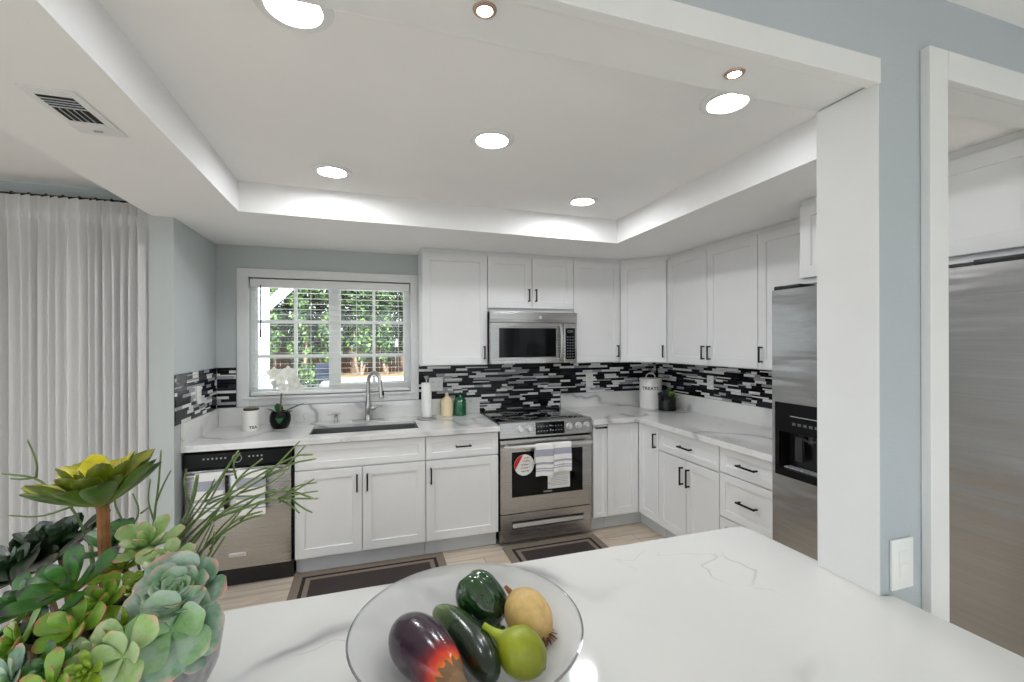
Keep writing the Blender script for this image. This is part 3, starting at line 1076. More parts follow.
# ================================================================ microwave
mw = thing('microwave', 'stainless steel over-the-range microwave', 'microwave', (.911, 3.396, 1.359))
w, h = .760, .421
bm = BM(); box(bm, .002, w - .002, .03, .39, 0, h); build('body', bm, M['black'], mw)
bm = BM()
box(bm, 0, w, -.004, .029, .335, h, bev=.004)
vt = build('vent_grille', bm, M['steel'], mw)
bm = BM(); lathe(bm, [(0, 0), (.014, 0), (.014, .0012), (0, .0016)], 20); xform(bm, Matrix.Translation((.43, -.0042, .378)) @ Matrix.Rotation(R(90), 4, 'X'))
build('emblem', bm, M['chrome'], vt)
bm = BM(); slab_hole(bm, 0, .636, .002, .332, -.029, 0, .075, .572, .052, .29)
xform(bm, Matrix(((1, 0, 0, 0), (0, 0, -1, 0), (0, 1, 0, 0), (0, 0, 0, 1))))
bmesh.ops.bevel(bm, geom=[e for e in bm.edges if all(abs(v.co.y) < 1e-5 for v in e.verts)], offset=.003, segments=2, affect='EDGES')
dr = build('door', bm, M['steel'], mw)
bm = BM(); box(bm, .076, .571, .002, .007, .053, .289); build('window', bm, M['black_gloss'], dr)
bm = BM()
tube(bm, [(.602, .0, .03), (.602, -.028, .045), (.602, -.042, .10), (.602, -.045, .17), (.602, -.042, .24), (.602, -.028, .30), (.602, 0, .315)], [.010, .011, .0125, .013, .0125, .011, .010], 12)
build('handle', bm, M['nickel'], dr)
bm = BM(); box(bm, .639, w, 0, .029, .002, .332, bev=.003)
cp = build('control_panel', bm, M['steel'], mw)
bm = BM(); box(bm, .655, .742, -.0014, .001, .03, .292, bev=.0006)
kp = build('keypad', bm, M['black_gloss'], cp)
bm = BM()
for r_ in range(8):
    for k in range(3):
        box(bm, .667 + k * .024, .681 + k * .024, -.0018, -.0013, .045 + r_ * .024, .055 + r_ * .024)
build('keys', bm, simple('key_legend', (92, 94, 98), .4), kp)
bm = BM(); box(bm, .672, .726, -.0018, -.0013, .252, .276)
build('clock_display', bm, simple('clock_glass', (70, 84, 88), .2), kp)

# ================================================================ refrigerator
fx, fy1_, fw = 2.03, 1.818, .985
fr = thing('refrigerator', 'stainless steel side-by-side refrigerator with a black ice and water dispenser', 'refrigerator', (fx, fy1_, 0), -PI / 2)
bm = BM(); box(bm, .004, fw - .004, .075, .69, .03, 1.79); box(bm, .02, fw - .02, .03, .6, .001, .03)
build('body', bm, M['grey_plastic'], fr)
def fdoor(nm, x0, x1, hole=None):
    bm = BM()
    if hole:
        slab_hole(bm, x0, x1, .06, 1.806, -.07, 0, *hole)
        xform(bm, Matrix(((1, 0, 0, 0), (0, 0, -1, 0), (0, 1, 0, 0), (0, 0, 0, 1))))
    else:
        box(bm, x0, x1, 0, .07, .06, 1.806)
    bmesh.ops.bevel(bm, geom=[e for e in bm.edges if all(abs(v.co.y) < 1e-5 for v in e.verts) and (abs(e.verts[0].co.x - x0) < 1e-4 and abs(e.verts[1].co.x - x0) < 1e-4 or abs(e.verts[0].co.x - x1) < 1e-4 and abs(e.verts[1].co.x - x1) < 1e-4)], offset=.012, segments=4, affect='EDGES')
    return build(nm, bm, M['fridge'], fr)
n = NT('fridge_steel')
n.set(Metallic=1.0, Roughness=.25)
v = n.coord((2.0, 2.0, 150))
a = n.noise(v, 1.0, 4, .6)
n.l(n.ramp(a.outputs['Fac'], [(.25, lin((168, 167, 167))), (.75, lin((182, 181, 180)))]), n.b.inputs['Base Color'])
wv = n.noise(n.coord((1.3, 1.3, 7.0)), 1.3, 2, .5)
hb = n.math('ADD', n.math('MULTIPLY', wv.outputs['Fac'], 6.0), n.math('MULTIPLY', a.outputs['Fac'], .03))
n.bump(hb, .35, .004)
M['fridge'] = n.m
fd = fdoor('freezer_door', 0, .434, (.03, .385, .846, 1.224))
fdr = fdoor('fridge_door', .44, fw)
bm = BM()
# dispenser: bezel with an upper button panel and an open lower bay
slab_hole(bm, .031, .384, .847, 1.223, -.012, .004, .055, .36, .885, 1.075)
xform(bm, Matrix(((1, 0, 0, 0), (0, 0, -1, 0), (0, 1, 0, 0), (0, 0, 0, 1))))
ds = build('dispenser', bm, M['black_panel'], fd)
bm = BM()
def bay(x0, x1, z0, z1, d):
    q = [bm.verts.new((x, y, z)) for y in (.012, d) for x, z in ((x0, z0), (x1, z0), (x1, z1), (x0, z1))]
    for i in range(4):
        j = (i + 1) % 4
        bm.faces.new((q[i], q[j], q[4 + j], q[4 + i]))
    bm.faces.new(q[4:])
bay(.0555, .3595, .8855, 1.0745, .064)
build('bay', bm, M['black'], ds)
bm = BM()
box(bm, .12, .16, .025, .04, .93, 1.05, bev=.004); box(bm, .25, .30, .025, .04, .93, 1.05, bev=.004)
lathe(bm, [(.012, 0), (.016, 0), (.016, .04), (.012, .04)], 16, (.21, .03, 1.034), closed=True)
tube(bm, [(.11, .03, 1.06), (.2, .018, 1.045), (.3, .03, 1.06)], .006, 8)
build('paddle', bm, simple('dark_paddle_plastic', (46, 46, 48), .3), ds)
bm = BM()
for k in range(7):
    box(bm, .13 + k * .03, .148 + k * .03, -.0052, -.0038, 1.115, 1.128)
build('display_line', (lambda b: (box(b, .12, .31, -.0052, -.0038, 1.157, 1.161), b)[1])(BM()), M['grey_plastic'], ds)
build('buttons', bm, simple('dim_button_print', (92, 92, 94), .4), ds)
bm = BM()
for k in range(10):
    box(bm, .066 + k * .029, .088 + k * .029, .018, .06, .886, .892)
build('drip_grille', bm, M['grey_plastic'], ds)
for x, dd in ((.405, fd), (.469, fdr)):
    bm = BM()
    tube(bm, [(x, .001, .62), (x, -.045, .64), (x, -.055, .70), (x, -.055, 1.45), (x, -.045, 1.51), (x, .001, 1.53)], .013, 12)
    build('handle', bm, M['nickel'], dd)
for xa in (.012, fw - .16):
    bm = BM(); box(bm, xa, xa + .148, .01, .12, 1.8065, 1.828, bev=.006)
    build('hinge_cover', bm, M['black'], fr)
bm = BM(); box(bm, .02, fw - .02, .02, .07, .005, .058); build('kick_grille', bm, M['black'], fr)

# ================================================================ electrical plates
def plate(label, loc, rotz, w=.072, h=.115, rockers=1, name='outlet', cat='outlet', sw=False):
    t = thing(name, label, cat, loc, rotz, 'white wall plates')
    bm = BM(); box(bm, -w / 2, w / 2, -.007, -.0003, -h / 2, h / 2, bev=.002)
    p = build('cover_plate', bm, M['white_plastic'], t)
    for k in range(rockers):
        cx = (k - (rockers - 1) / 2) * .046
        bm = BM()
        box(bm, cx - .016, cx + .016, -.0095, -.006, -.033, .033, bev=.001)
        rk = build('rocker' if sw else 'socket', bm, M['white_plastic'], t)
        bm = BM()
        if sw:
            box(bm, cx - .014, cx + .014, -.0115, -.009, -.031, .002, bev=.0008)
            build('paddle', bm, M['white_plastic'], rk)
        else:
            for z in (-.018, .018):
                for x in (-.006, .006):
                    box(bm, cx + x - .001, cx + x + .001, -.0098, -.0093, z - .004, z + .004)
            build('slots', bm, M['dark_gap'], rk)
    return t
TY = YB - .0082
plate('double white wall plate on the tiles behind the paper towels', (.535, TY, 1.178), 0, .118, .115, 2)
plate('white outlet on the tiles behind the counter, right of the range', (1.99, TY, 1.175), 0)
plate('white outlet on the tiled wall between the succulent and the refrigerator', (XR - .0082, 3.03, 1.19), -PI / 2)
plate('white outlet on the tiled side wall left of the window', (XL + .0082, 3.41, 1.195), PI / 2)
plate('white rocker light switch on the pier beside the doorway, just above the peninsula', (1.265, YP0 - .0003, .9855), 0, .078, .125, 1, 'light_switch', 'switch', True)

# ================================================================ things on the counters
def lathe_obj(name, prof, mat, parent, n=32, **k):
    bm = BM(); lathe(bm, prof, n)
    return build(name, bm, mat, parent, **k)

def text_on_cylinder(txt, size, r, ang0, z, mat, name, parent, depth=.0006):
    cu = bpy.data.curves.new('lettering_source', 'FONT')
    cu.body = txt; cu.size = size; cu.align_x = 'CENTER'; cu.extrude = depth; cu.space_character = 1.12
    cu.offset = size * .03
    to = bpy.data.objects.new('lettering_source', cu)
    COL.objects.link(to)
    dg_ = bpy.context.evaluated_depsgraph_get(); dg_.update()
    me = bpy.data.meshes.new_from_object(to.evaluated_get(dg_))
    bpy.data.objects.remove(to); bpy.data.curves.remove(cu)
    for v in me.vertices:
        a = ang0 + v.co.x / r
        rr = r + v.co.z + depth
        v.co = Vector((rr * math.cos(a), rr * math.sin(a), z + v.co.y))
    me.materials.append(mat)
    me.name = name
    o = bpy.data.objects.new(name, me); COL.objects.link(o); o.parent = parent
    return o

c = thing('canister', 'small white ceramic canister with bronze lid, left of the orchid', 'canister', (-.80, 3.545, ZC))
lathe_obj('jar', [(0, .0005), (.049, .0005), (.053, .006), (.053, .138), (.050, .146), (0, .146)], M['ceramic'], c)
lathe_obj('lid', [(0, .1462), (.049, .1462), (.0495, .150), (.0495, .158), (.047, .161), (0, .161)], M['bronze'], c)
text_on_cylinder('TEA', .026, .053, R(-64), .022, M['ink'], 'lettering', c)

c = thing('treat_canister', 'tall white metal canister lettered TREATS in the corner of the counter', 'canister', (2.512, 3.555, ZC))
lathe_obj('canister_body', [(0, .0005), (.098, .0005), (.101, .004), (.101, .255), (.098, .258), (0, .258)], M['ceramic'], c)
lathe_obj('lid', [(0, .2585), (.103, .2585), (.104, .262), (.104, .272), (.101, .277), (.03, .281), (0, .281)], M['ceramic'], c)
bm = BM(); tube(bm, [(-.042 * math.cos(R(a)) * 1.0, .0, .279 + .046 * math.sin(R(a))) for a in range(0, 181, 15)], .0055, 10)
xform(bm, Matrix.Rotation(R(-30), 4, 'Z')); build('lid_handle', bm, M['ceramic'], c)
text_on_cylinder('TREATS', .040, .1012, R(-90 - 36), .175, M['ink'], 'lettering', c)

c = thing('paper_towel_holder', 'nickel upright paper towel stand at the counter beside the window', 'paper towel holder', (.437, 3.625, ZC))
lathe_obj('base', [(0, .0005), (.078, .0005), (.080, .004), (.078, .010), (.06, .013), (.012, .016), (0, .016)], M['nickel'], c)
lathe_obj('rod', [(0, .0162), (.006, .0162), (.006, .315), (0, .315)], M['nickel'], c, 12)
lathe_obj('finial', [(0, .3152), (.007, .3152), (.009, .322), (.019, .338), (.020, .345), (.012, .348), (0, .348)], M['nickel'], c, 16)
bm = BM(); lathe(bm, [(.012, .0165), (.040, .0165), (.0405, .02), (.0405, .289), (.040, .292), (.012, .292)], 32, closed=True)
tag(build('paper_towel_roll', bm, M['paper'], loc=(.437, 3.625, ZC)), 'slim white paper towel roll on the nickel stand', 'paper towel')

def bottle(label, x, mat, mat2, y=3.712):
    c = thing('soap_bottle', label, 'bottle', (x, y, ZC), 0, 'ceramic bottles by the range')
    lathe_obj('bottle_body', [(0, .0005), (.047, .0005), (.052, .006), (.053, .10), (.050, .118), (.053, .122), (.051, .128), (.036, .150), (.018, .162), (.014, .172), (0, .172)], mat, c)
    lathe_obj('neck_cap', [(0, .1722), (.012, .1722), (.014, .178), (.014, .189), (.009, .194), (0, .194)], mat2, c, 16)
    return c
bottle('cream ceramic bottle next to the green one on the counter', .617, M['cream'], M['cream'])
bottle('emerald green ceramic bottle between the cream bottle and the range', .730, M['emerald'], M['emerald'])

# --- leaves
def leaf(bm, at, base, d, up, L, Wd, Th, curl=.25, cup=.25, shape='spoon', mi=0, n=9, m=8, ringpos=0.0):
    """closed fleshy leaf: rings along its length; attribute tip runs 0..1"""
    rl = bm.verts.layers.float.get('ring')
    tl = bm.verts.layers.float.get('upper')
    d = d.normalized()
    side = d.cross(up)
    if side.length < 1e-5:
        side = d.cross(Vector((1, 0, 0)))
    side.normalize()
    nrm = side.cross(d).normalized()
    rings = []
    for i in range(n):
        u = i / (n - 1)
        if shape == 'spoon':
            wv = (.22 + .78 * math.sin(min(1, u / .72) * PI / 2) ** 1.6) * (1 if u < .72 else math.sqrt(max(0.0, 1 - ((u - .72) / .285) ** 2)))
        elif shape == 'oval':
            wv = max(.06, math.sin(PI * (u * .93 + .04)) ** .8)
        else:
            wv = max(.03, (1 - u) ** .75 * (.45 + 1.1 * u))
        hw = Wd / 2 * wv
        ht = Th / 2 * max(.15, math.sqrt(max(0, 1 - u ** 4)))
        c = base + d * (L * u) + nrm * (curl * L * (u * u) * .5)
        ring = []
        for k in range(m):
            a = 2 * PI * k / m
            x, y = math.cos(a) * hw, math.sin(a) * ht
            yy = y + cup * hw * (x / max(hw, 1e-5)) ** 2 * min(1, u * 1.6)
            v = bm.verts.new(c + side * x + nrm * yy)
            if tl is not None:
                v[tl] = .5 + .5 * math.sin(a)
            v[at] = max(u, .70 * u + .30 * abs(math.cos(a)) ** 5 * min(1, u * 1.8))
            if rl is not None:
                v[rl] = ringpos
            ring.append(v)
        rings.append(ring)
    for i in range(n - 1):
        for k in range(m):
            bm.faces.new((rings[i][k], rings[i][(k + 1) % m], rings[i + 1][(k + 1) % m], rings[i + 1][k])).material_index = mi
    bm.faces.new(rings[0][::-1]).material_index = mi
    bm.faces.new(rings[-1]).material_index = mi

def newleafbm():
    bm = BM()
    return bm, bm.verts.layers.float.new('tip')

def rosette(name, parent, c, axis, rad, n, wd, mat, e0=82, e1=8, l0=.35, th=.05, curl=.3, cup=.25, shape='spoon', seed=0, spin=0, jit=.12, label=None):
    rnd = random.Random(seed)
    bm, at = newleafbm()
    bm.verts.layers.float.new('ring')
    bm.verts.layers.float.new('upper')
    at = bm.verts.layers.float['tip']
    axis = Vector(axis).normalized()
    a, b = basis(axis)
    c = Vector(c)
    for i in range(n):
        t = i / max(1, n - 1)
        ang = spin + i * 2.39996
        rdir = a * math.cos(ang) + b * math.sin(ang)
        el = R(e0 + (e1 - e0) * t ** .8 + rnd.uniform(-5, 5))
        L = rad * (l0 + (1 - l0) * t) * rnd.uniform(1 - jit, 1 + jit)
        d = rdir * math.cos(el) + axis * math.sin(el)
        up = axis * math.cos(el) - rdir * math.sin(el)
        leaf(bm, at, c + rdir * (rad * .03) - axis * (rad * .12 * t), d, up, L, L * wd, rad * th * 2, curl, cup, shape, ringpos=t)
    o = build(name, bm, mat, parent, angle=70)
    if label:
        o['label'] = label
    return o

LM = {
 'dark': leafmat('leaf_dark_green', (36, 60, 24), (34, 62, 28), (20, 30, 20), .35),
 'green': leafmat('leaf_green_purple_tip', (150, 172, 84), (66, 118, 52), (54, 34, 60), .34, edge=.94),
 'lime': leafmat('leaf_yellow_green', (190, 200, 70), (138, 166, 52), (110, 132, 50), .4),
 'aeon': leafmat('leaf_aeonium', (120, 142, 44), (62, 96, 34), (44, 62, 26), .36, .3, inner=(222, 210, 40), inner_at=(.62, 1.25, True)),
 'bluegreen': leafmat('leaf_blue_green_pink_edge', (84, 128, 84), (116, 156, 126), (212, 156, 150), .45, .25, inner=(146, 184, 128), bloom=(178, 194, 184)),
 'pale': leafmat('leaf_pale_green_pink_edge', (132, 168, 88), (152, 184, 112), (206, 158, 130), .42, .25, bloom=(190, 206, 164)),
 'yellow': leafmat('leaf_chartreuse', (150, 176, 60), (124, 164, 56), (186, 112, 84), .38, .3),
 'stick': leafmat('pencil_stem_green', (62, 86, 40), (108, 130, 70), (164, 172, 116), .5, .2, edge=.97),
 'orchid': leafmat('orchid_leaf', (20, 62, 34), (26, 82, 46), (20, 60, 36), .3),
 'petal': leafmat('orchid_petal', (228, 232, 206), (244, 244, 240), (246, 246, 244), .5, .1),
}
M['stem'] = simple('brown_stem', (140, 92, 48), .7, var=.3, vscale=40)
M['stick_green'] = simple('pepper_stem_green', (88, 112, 58), .6)
M['orchid_stem'] = simple('orchid_stem', (98, 82, 50), .6, var=.3, vscale=30)

# --- orchid
o = thing('potted_orchid', 'white orchid in a round black pot on the sill side of the counter', 'plant', (-.622, 3.585, ZC))
lathe_obj('pot', [(0, .0005), (.045, .0005), (.060, .02), (.070, .055), (.069, .09), (.060, .118), (.053, .124), (.050, .118), (.050, .105), (0, .105)], M['black_panel'], o)
bm, at = newleafbm()
for a, L, e in ((200, .10, 25), (20, .17, 20), (275, .12, -12), (110, .1, 40), (330, .10, 8)):
    dd = Vector((math.cos(R(a)), math.sin(R(a)) * .8, math.sin(R(e))))
    leaf(bm, at, Vector((0, 0, .108)), dd, Vector((0, 0, 1)), L, .058, .006, -.5 if a == 275 else .05, .2, 'oval')
build('leaf', bm, LM['orchid'], o, angle=70)
stem = [(.0, 0, .105), (.004, 0, .2), (.012, 0, .29), (.03, 0, .38), (.055, 0, .45), (.080, -.005, .49), (.098, -.01, .482)]
bm = BM(); tube(bm, stem, [.006, .005, .0048, .0045, .004, .0035, .002], 8)
build('stem', bm, M['orchid_stem'], o)
rnd = random.Random(5)
for k, (x, y, z, s) in enumerate(((-.035, -.02, .40, .05), (.055, -.02, .405, .05), (.01, -.035, .36, .05), (.095, -.025, .345, .055), (-.02, -.01, .325, .045), (.07, -.02, .30, .05), (.125, -.015, .295, .042), (.03, -.03, .29, .04))):
    bm, at = newleafbm()
    ax = Vector((rnd.uniform(-.4, .4), -1, rnd.uniform(-.35, .15))).normalized()
    a, b = basis(ax)
    for j in range(5):
        t = R(90 + 72 * j)
        dd = a * math.cos(t) + b * math.sin(t) + ax * .15
        leaf(bm, at, Vector((0, 0, 0)), dd, ax, s, s * (1.0 if j in (1, 4) else .7), .0025, .1, .15, 'oval', n=6, m=6)
    leaf(bm, at, ax * .004, ax + Vector((0, 0, -.6)), Vector((0, 0, 1)), s * .35, s * .3, .004, .3, .3, 'oval', n=5, m=6)
    fo = build('flower', bm, LM['petal'], o, (x, y, z), angle=70)
    # its stalk back to the main stem
    bm = BM()
    near = min(stem, key=lambda p: (Vector(p) - Vector((x * .4, 0, z + .03))).length)
    tube(bm, [(0, 0, 0), tuple((Vector(near) - Vector((x, y, z))) * .6 + Vector((0, 0, .01))), tuple(Vector(near) - Vector((x, y, z)))], .0016, 6)
    build('pedicel', bm, M['orchid_stem'], fo)

# --- small succulent in smoked glass
o = thing('potted_succulent', 'small succulent in a dark glass pot beside the lettered canister', 'plant', (2.556, 3.37, ZC))
bm = BM(); lathe(bm, [(0, .0005), (.072, .0005), (.076, .006), (.076, .135), (.072, .135), (.071, .010), (0, .008)], 28)
build('glass_pot', bm, M['dark_glass'], o)
lathe_obj('filling', [(0, .0095), (.069, .011), (.069, .10), (.05, .112), (0, .115)], simple('moss_filling', (38, 48, 18), .9, var=.4, vscale=60), o)
rosette('rosette', o, (-.03, -.02, .125), (-.5, -.4, .8), .085, 12, .62, leafmat('leaf_near_black', (34, 34, 36), (28, 30, 38), (30, 30, 40)), 70, -10, seed=3, th=.06)
rosette('rosette', o, (.03, -.02, .13), (.2, -.5, 1), .08, 16, .5, leafmat('leaf_bright_green', (120, 150, 50), (136, 168, 64), (160, 186, 80)), 80, 5, seed=4, th=.06)

# ================================================================ floor mats
def floor_mat_obj(label, x0, x1, y0, y1):
    bm = BM()
    z = .009
    st = [(0, 0), (.045, 0), (.062, 1), (.075, 0), (.10, 2)]
    cuts = [(.0, 0), (.05, 2), (.072, 0), (.10, 1)]
    insets = [0, .055, .077, .108]
    mats_ = [1, 2, 1, 0]
    rings = []
    for i in insets:
        rings.append([bm.verts.new((x, y, z)) for x, y in ((x0 + i, y0 + i), (x1 - i, y0 + i), (x1 - i, y1 - i), (x0 + i, y1 - i))])
    lo = [bm.verts.new((x, y, .0008)) for x, y in ((x0 - .002, y0 - .002), (x1 + .002, y0 - .002), (x1 + .002, y1 + .002), (x0 - .002, y1 + .002))]
    for k in range(3):
        for i in range(4):
            j = (i + 1) % 4
            bm.faces.new((rings[k][i], rings[k][j], rings[k + 1][j], rings[k + 1][i])).material_index = mats_[k]
    bm.faces.new(rings[3]).material_index = 0
    for i in range(4):
        j = (i + 1) % 4
        bm.faces.new((lo[i], lo[j], rings[0][j], rings[0][i])).material_index = 1
    bm.faces.new(lo[::-1])
    return tag(build('floor_mat', bm, [M['mat_dark'], M['mat_taupe'], M['mat_black']], smooth=False), label, 'mat', 'brown bordered kitchen mats')
floor_mat_obj('brown bordered floor mat in front of the sink cabinet', -.475, .50, 2.66, 3.215)
floor_mat_obj('brown bordered floor mat in front of the range', .935, 1.69, 2.64, 3.155)

# ================================================================ curtain and rod
rod = thing('curtain_rod', 'thin black curtain rod under the nook ceiling', 'curtain rod', (-2.45, 3.09, 2.345))
bm = BM(); tube(bm, [(-1.35, 0, 0), (1.20, 0, 0)], .009, 10); build('bar', bm, M['black_metal'], rod)
for x in (-1.36, 1.215):
    bm = BM(); lathe(bm, [(0, -.016), (.012, -.01), (.016, 0), (.012, .01), (0, .016)], 12); build('finial', bm, M['black_metal'], rod, (x, 0, 0))
for k in range(34):
    bm = BM()
    pts = [(0, .0135 * math.cos(2 * PI * i / 12), .0135 * math.sin(2 * PI * i / 12)) for i in range(13)]
    tube(bm, pts, .003, 6, cap=False)
    build('ring', bm, M['black_metal'], rod, (-1.28 + k * .073, 0, 0))
bm = BM(); tube(bm, [(0, 0, 0), (0, .11, 0)], .006, 8); box(bm, -.02, .02, .105, .1095, -.03, .03); build('bracket', bm, M['black_metal'], rod, (-.3, 0, 0))

def curtain(label, x0, x1, seed, ztop=2.335, zbot=.02):
    rnd = random.Random(seed)
    nfold = int((x1 - x0) / .040)
    edges = [x0]
    for i in range(nfold):
        edges.append(edges[-1] + rnd.uniform(.65, 1.45))
    s = (x1 - x0) / (edges[-1] - x0)
    edges = [x0 + (e - x0) * s for e in edges]
    amps = [rnd.uniform(.55, 1.3) for _ in range(nfold + 1)]
    lean = [rnd.uniform(-.012, .012) for _ in range(nfold + 1)]
    dzs = [0, .02, .045, .07, .09, .105, .12, .14, .17, .21, .27, .36, .5, .7, 1.0, 1.4, 1.8, ztop - zbot]
    per = 14
    bm = BM()
    rows = []
    for dz in dzs:
        pin = math.exp(-((dz - .105) / .03) ** 2)           # pinch below the heading
        head = math.exp(-(dz / .10) ** 2)
        row = []
        for i in range(nfold):
            wdt = edges[i + 1] - edges[i]
            for k in range(per if i < nfold - 1 else per + 1):
                u = k / per
                ph = 2 * PI * u
                g = min(1, dz / .5)
                am = min(.027, wdt * .62) * (amps[i] * (1 - u) + amps[i + 1] * u) * (.85 + .15 * g) * (1 - .5 * pin) * (1 + .25 * head)
                # narrow deep valleys between broad rounded fronts
                c = math.cos(ph)
                yy = am * (c * .8 + .35 * c * abs(c)) + (.006 * pin)
                xx = edges[i] + wdt * (u + .06 * math.sin(ph) * (1 + 1.3 * pin)) + (lean[i] * (1 - u) + lean[i + 1] * u) * g
                zz = ztop - dz + head * .010 * math.cos(ph)
                row.append(bm.verts.new((xx, yy, zz)))
        rows.append(row)
    for a, b in zip(rows[:-1], rows[1:]):
        for i in range(len(a) - 1):
            bm.faces.new((a[i], a[i + 1], b[i + 1], b[i]))
    bm.normal_update()
    bmesh.ops.solidify(bm, geom=bm.faces[:], thickness=.0016)
    o = build('curtain', bm, M['curtain'], loc=(0, 3.055, 0), angle=85)
    return tag(o, label, 'curtain', 'pleated white curtains')
curtain('white pinch-pleated curtain panel hanging beside the blue wall end', -1.93, -1.215, 11)
curtain('white pinch-pleated curtain panel at the left edge of the picture', -3.75, -1.955, 12)

# ================================================================ window blind
bl = thing('window_blind', 'white horizontal slat blind lowered over the kitchen window', 'blind', (-.272, YB + .022, 1.135))
bm = BM(); box(bm, -.588, .588, -.03, .03, .825, .888, bev=.004); build('headrail', bm, M['white_plastic'], bl)
zz = .028
pitch = .0425
k = 0
while .79 - k * pitch > .03:
    z = .79 - k * pitch
    bm = BM()
    pf = [(-.025, -.0003), (-.012, .0007), (0, .0010), (.012, .0007), (.025, -.0003), (.012, -.0007), (0, -.0004), (-.012, -.0007)]
    a = [bm.verts.new((-.582, y, zq)) for y, zq in pf]; b = [bm.verts.new((.582, y, zq)) for y, zq in pf]
    bm.faces.new(a); bm.faces.new(b[::-1])
    for i in range(8):
        bm.faces.new((a[i], a[(i + 1) % 8], b[(i + 1) % 8], b[i]))
    build('slat', bm, M['white_plastic'], bl, (0, 0, z))
    k += 1
bm = BM(); box(bm, -.585, .585, -.026, .026, .002, .024, bev=.003); build('bottom_rail', bm, M['white_plastic'], bl)
for x in (-.5, -.17, .17, .5):
    bm = BM()
    for y in (-.0265, .0265):
        tube(bm, [(x, y, .012), (x, y, .84)], .0009, 5)
    build('ladder_cord', bm, M['white_plastic'], bl)
bm = BM(); tube(bm, [(-.515, -.036, .84), (-.515, -.040, .5)], .0045, 8); tube(bm, [(-.515, -.040, .5), (-.515, -.041, .44)], .0065, 8)
build('tilt_wand', bm, M['iron'], bl)

# ================================================================ ceiling lights
def can(label, x, y, z, mat='lamp', r=.068, name='ceiling_light'):
    t = thing(name, label, 'ceiling light', (x, y, z), 0, 'round recessed ceiling lights')
    bm = BM(); lathe(bm, [(r, -.004), (r + .004, -.009), (r + .028, -.006), (r + .032, -.0003), (r, -.0003)], 40, closed=True)
    build('trim_ring', bm, M['trim'], t)
    bm = BM(); lathe(bm, [(0, -.005), (r - .0005, -.005), (r - .0005, -.0032), (0, -.0032)], 36)
    build('diffuser', bm, M[mat], t)
    return t
can('round recessed ceiling light cut off by the top of the picture', -.19, 1.30, ZT, 'lamp_near')
can('round recessed ceiling light nearest the window', -.185, 2.50, ZT, 'lamp_far')
can('round recessed ceiling light in the middle of the tray', .52, 1.895, ZT)
can('round recessed ceiling light nearest the corner cabinets', 1.30, 2.555, ZT, 'lamp_far')
can('round recessed ceiling light just behind the header beam, near the pier', 1.28, 1.33, ZT, 'lamp_near')
def puck(label, x, y):
    t = thing('puck_light', label, 'downlight', (x, y, 2.183), 0, 'warm bronze puck lights in the header')
    bm = BM(); lathe(bm, [(.0145, -.003), (.016, -.005), (.022, -.0035), (.0235, -.0003), (.0145, -.0003)], 28, closed=True)
    build('bezel', bm, simple('copper_bezel', (186, 160, 146), .35, .7), t)
    bm = BM(); lathe(bm, [(0, -.004), (.014, -.004), (.014, -.002), (0, -.002)], 24)
    build('diffuser', bm, M['puck'], t)
puck('small warm puck light in the header, nearer the middle of the opening', .213, .826)
puck('small warm puck light in the header, nearer the pier', .832, .842)

# ================================================================ ceiling air vent
v_ = thing('air_vent', 'white ceiling air register in the soffit, left of the tray', 'vent', (-.877, 1.752, ZS))
bm = BM(); box(bm, -.068, .068, -.15, .15, -.006, -.0004, bev=.002); build('frame', bm, M['trim'], v_)
bm = BM()
box(bm, -.045, .045, -.113, -.043, -.0068, -.0062, mi=0); box(bm, -.045, .045, -.037, .048, -.0068, -.0062)
build('opening', bm, M['dark_gap'], v_)  # flat dark plates on the frame, painted shade for the duct openings
for k in range(4):
    bm = BM(); box(bm, -.045, .045, -.099 + k * .0165, -.0972 + k * .0165, -.0095, -.0069); build('louver', bm, M['toe'], v_)
for k in range(4):
    bm = BM(); box(bm, -.029 + k * .018, -.0272 + k * .018, -.037, .048, -.0095, -.0069); build('louver', bm, M['toe'], v_)
bm = BM(); box(bm, -.045, .045, .054, .105, -.0085, -.0062, bev=.001); build('damper_plate', bm, M['trim'], v_)
bm = BM(); box(bm, -.012, .012, .108, .114, -.012, -.006); build('lever', bm, M['grey_plastic'], v_)
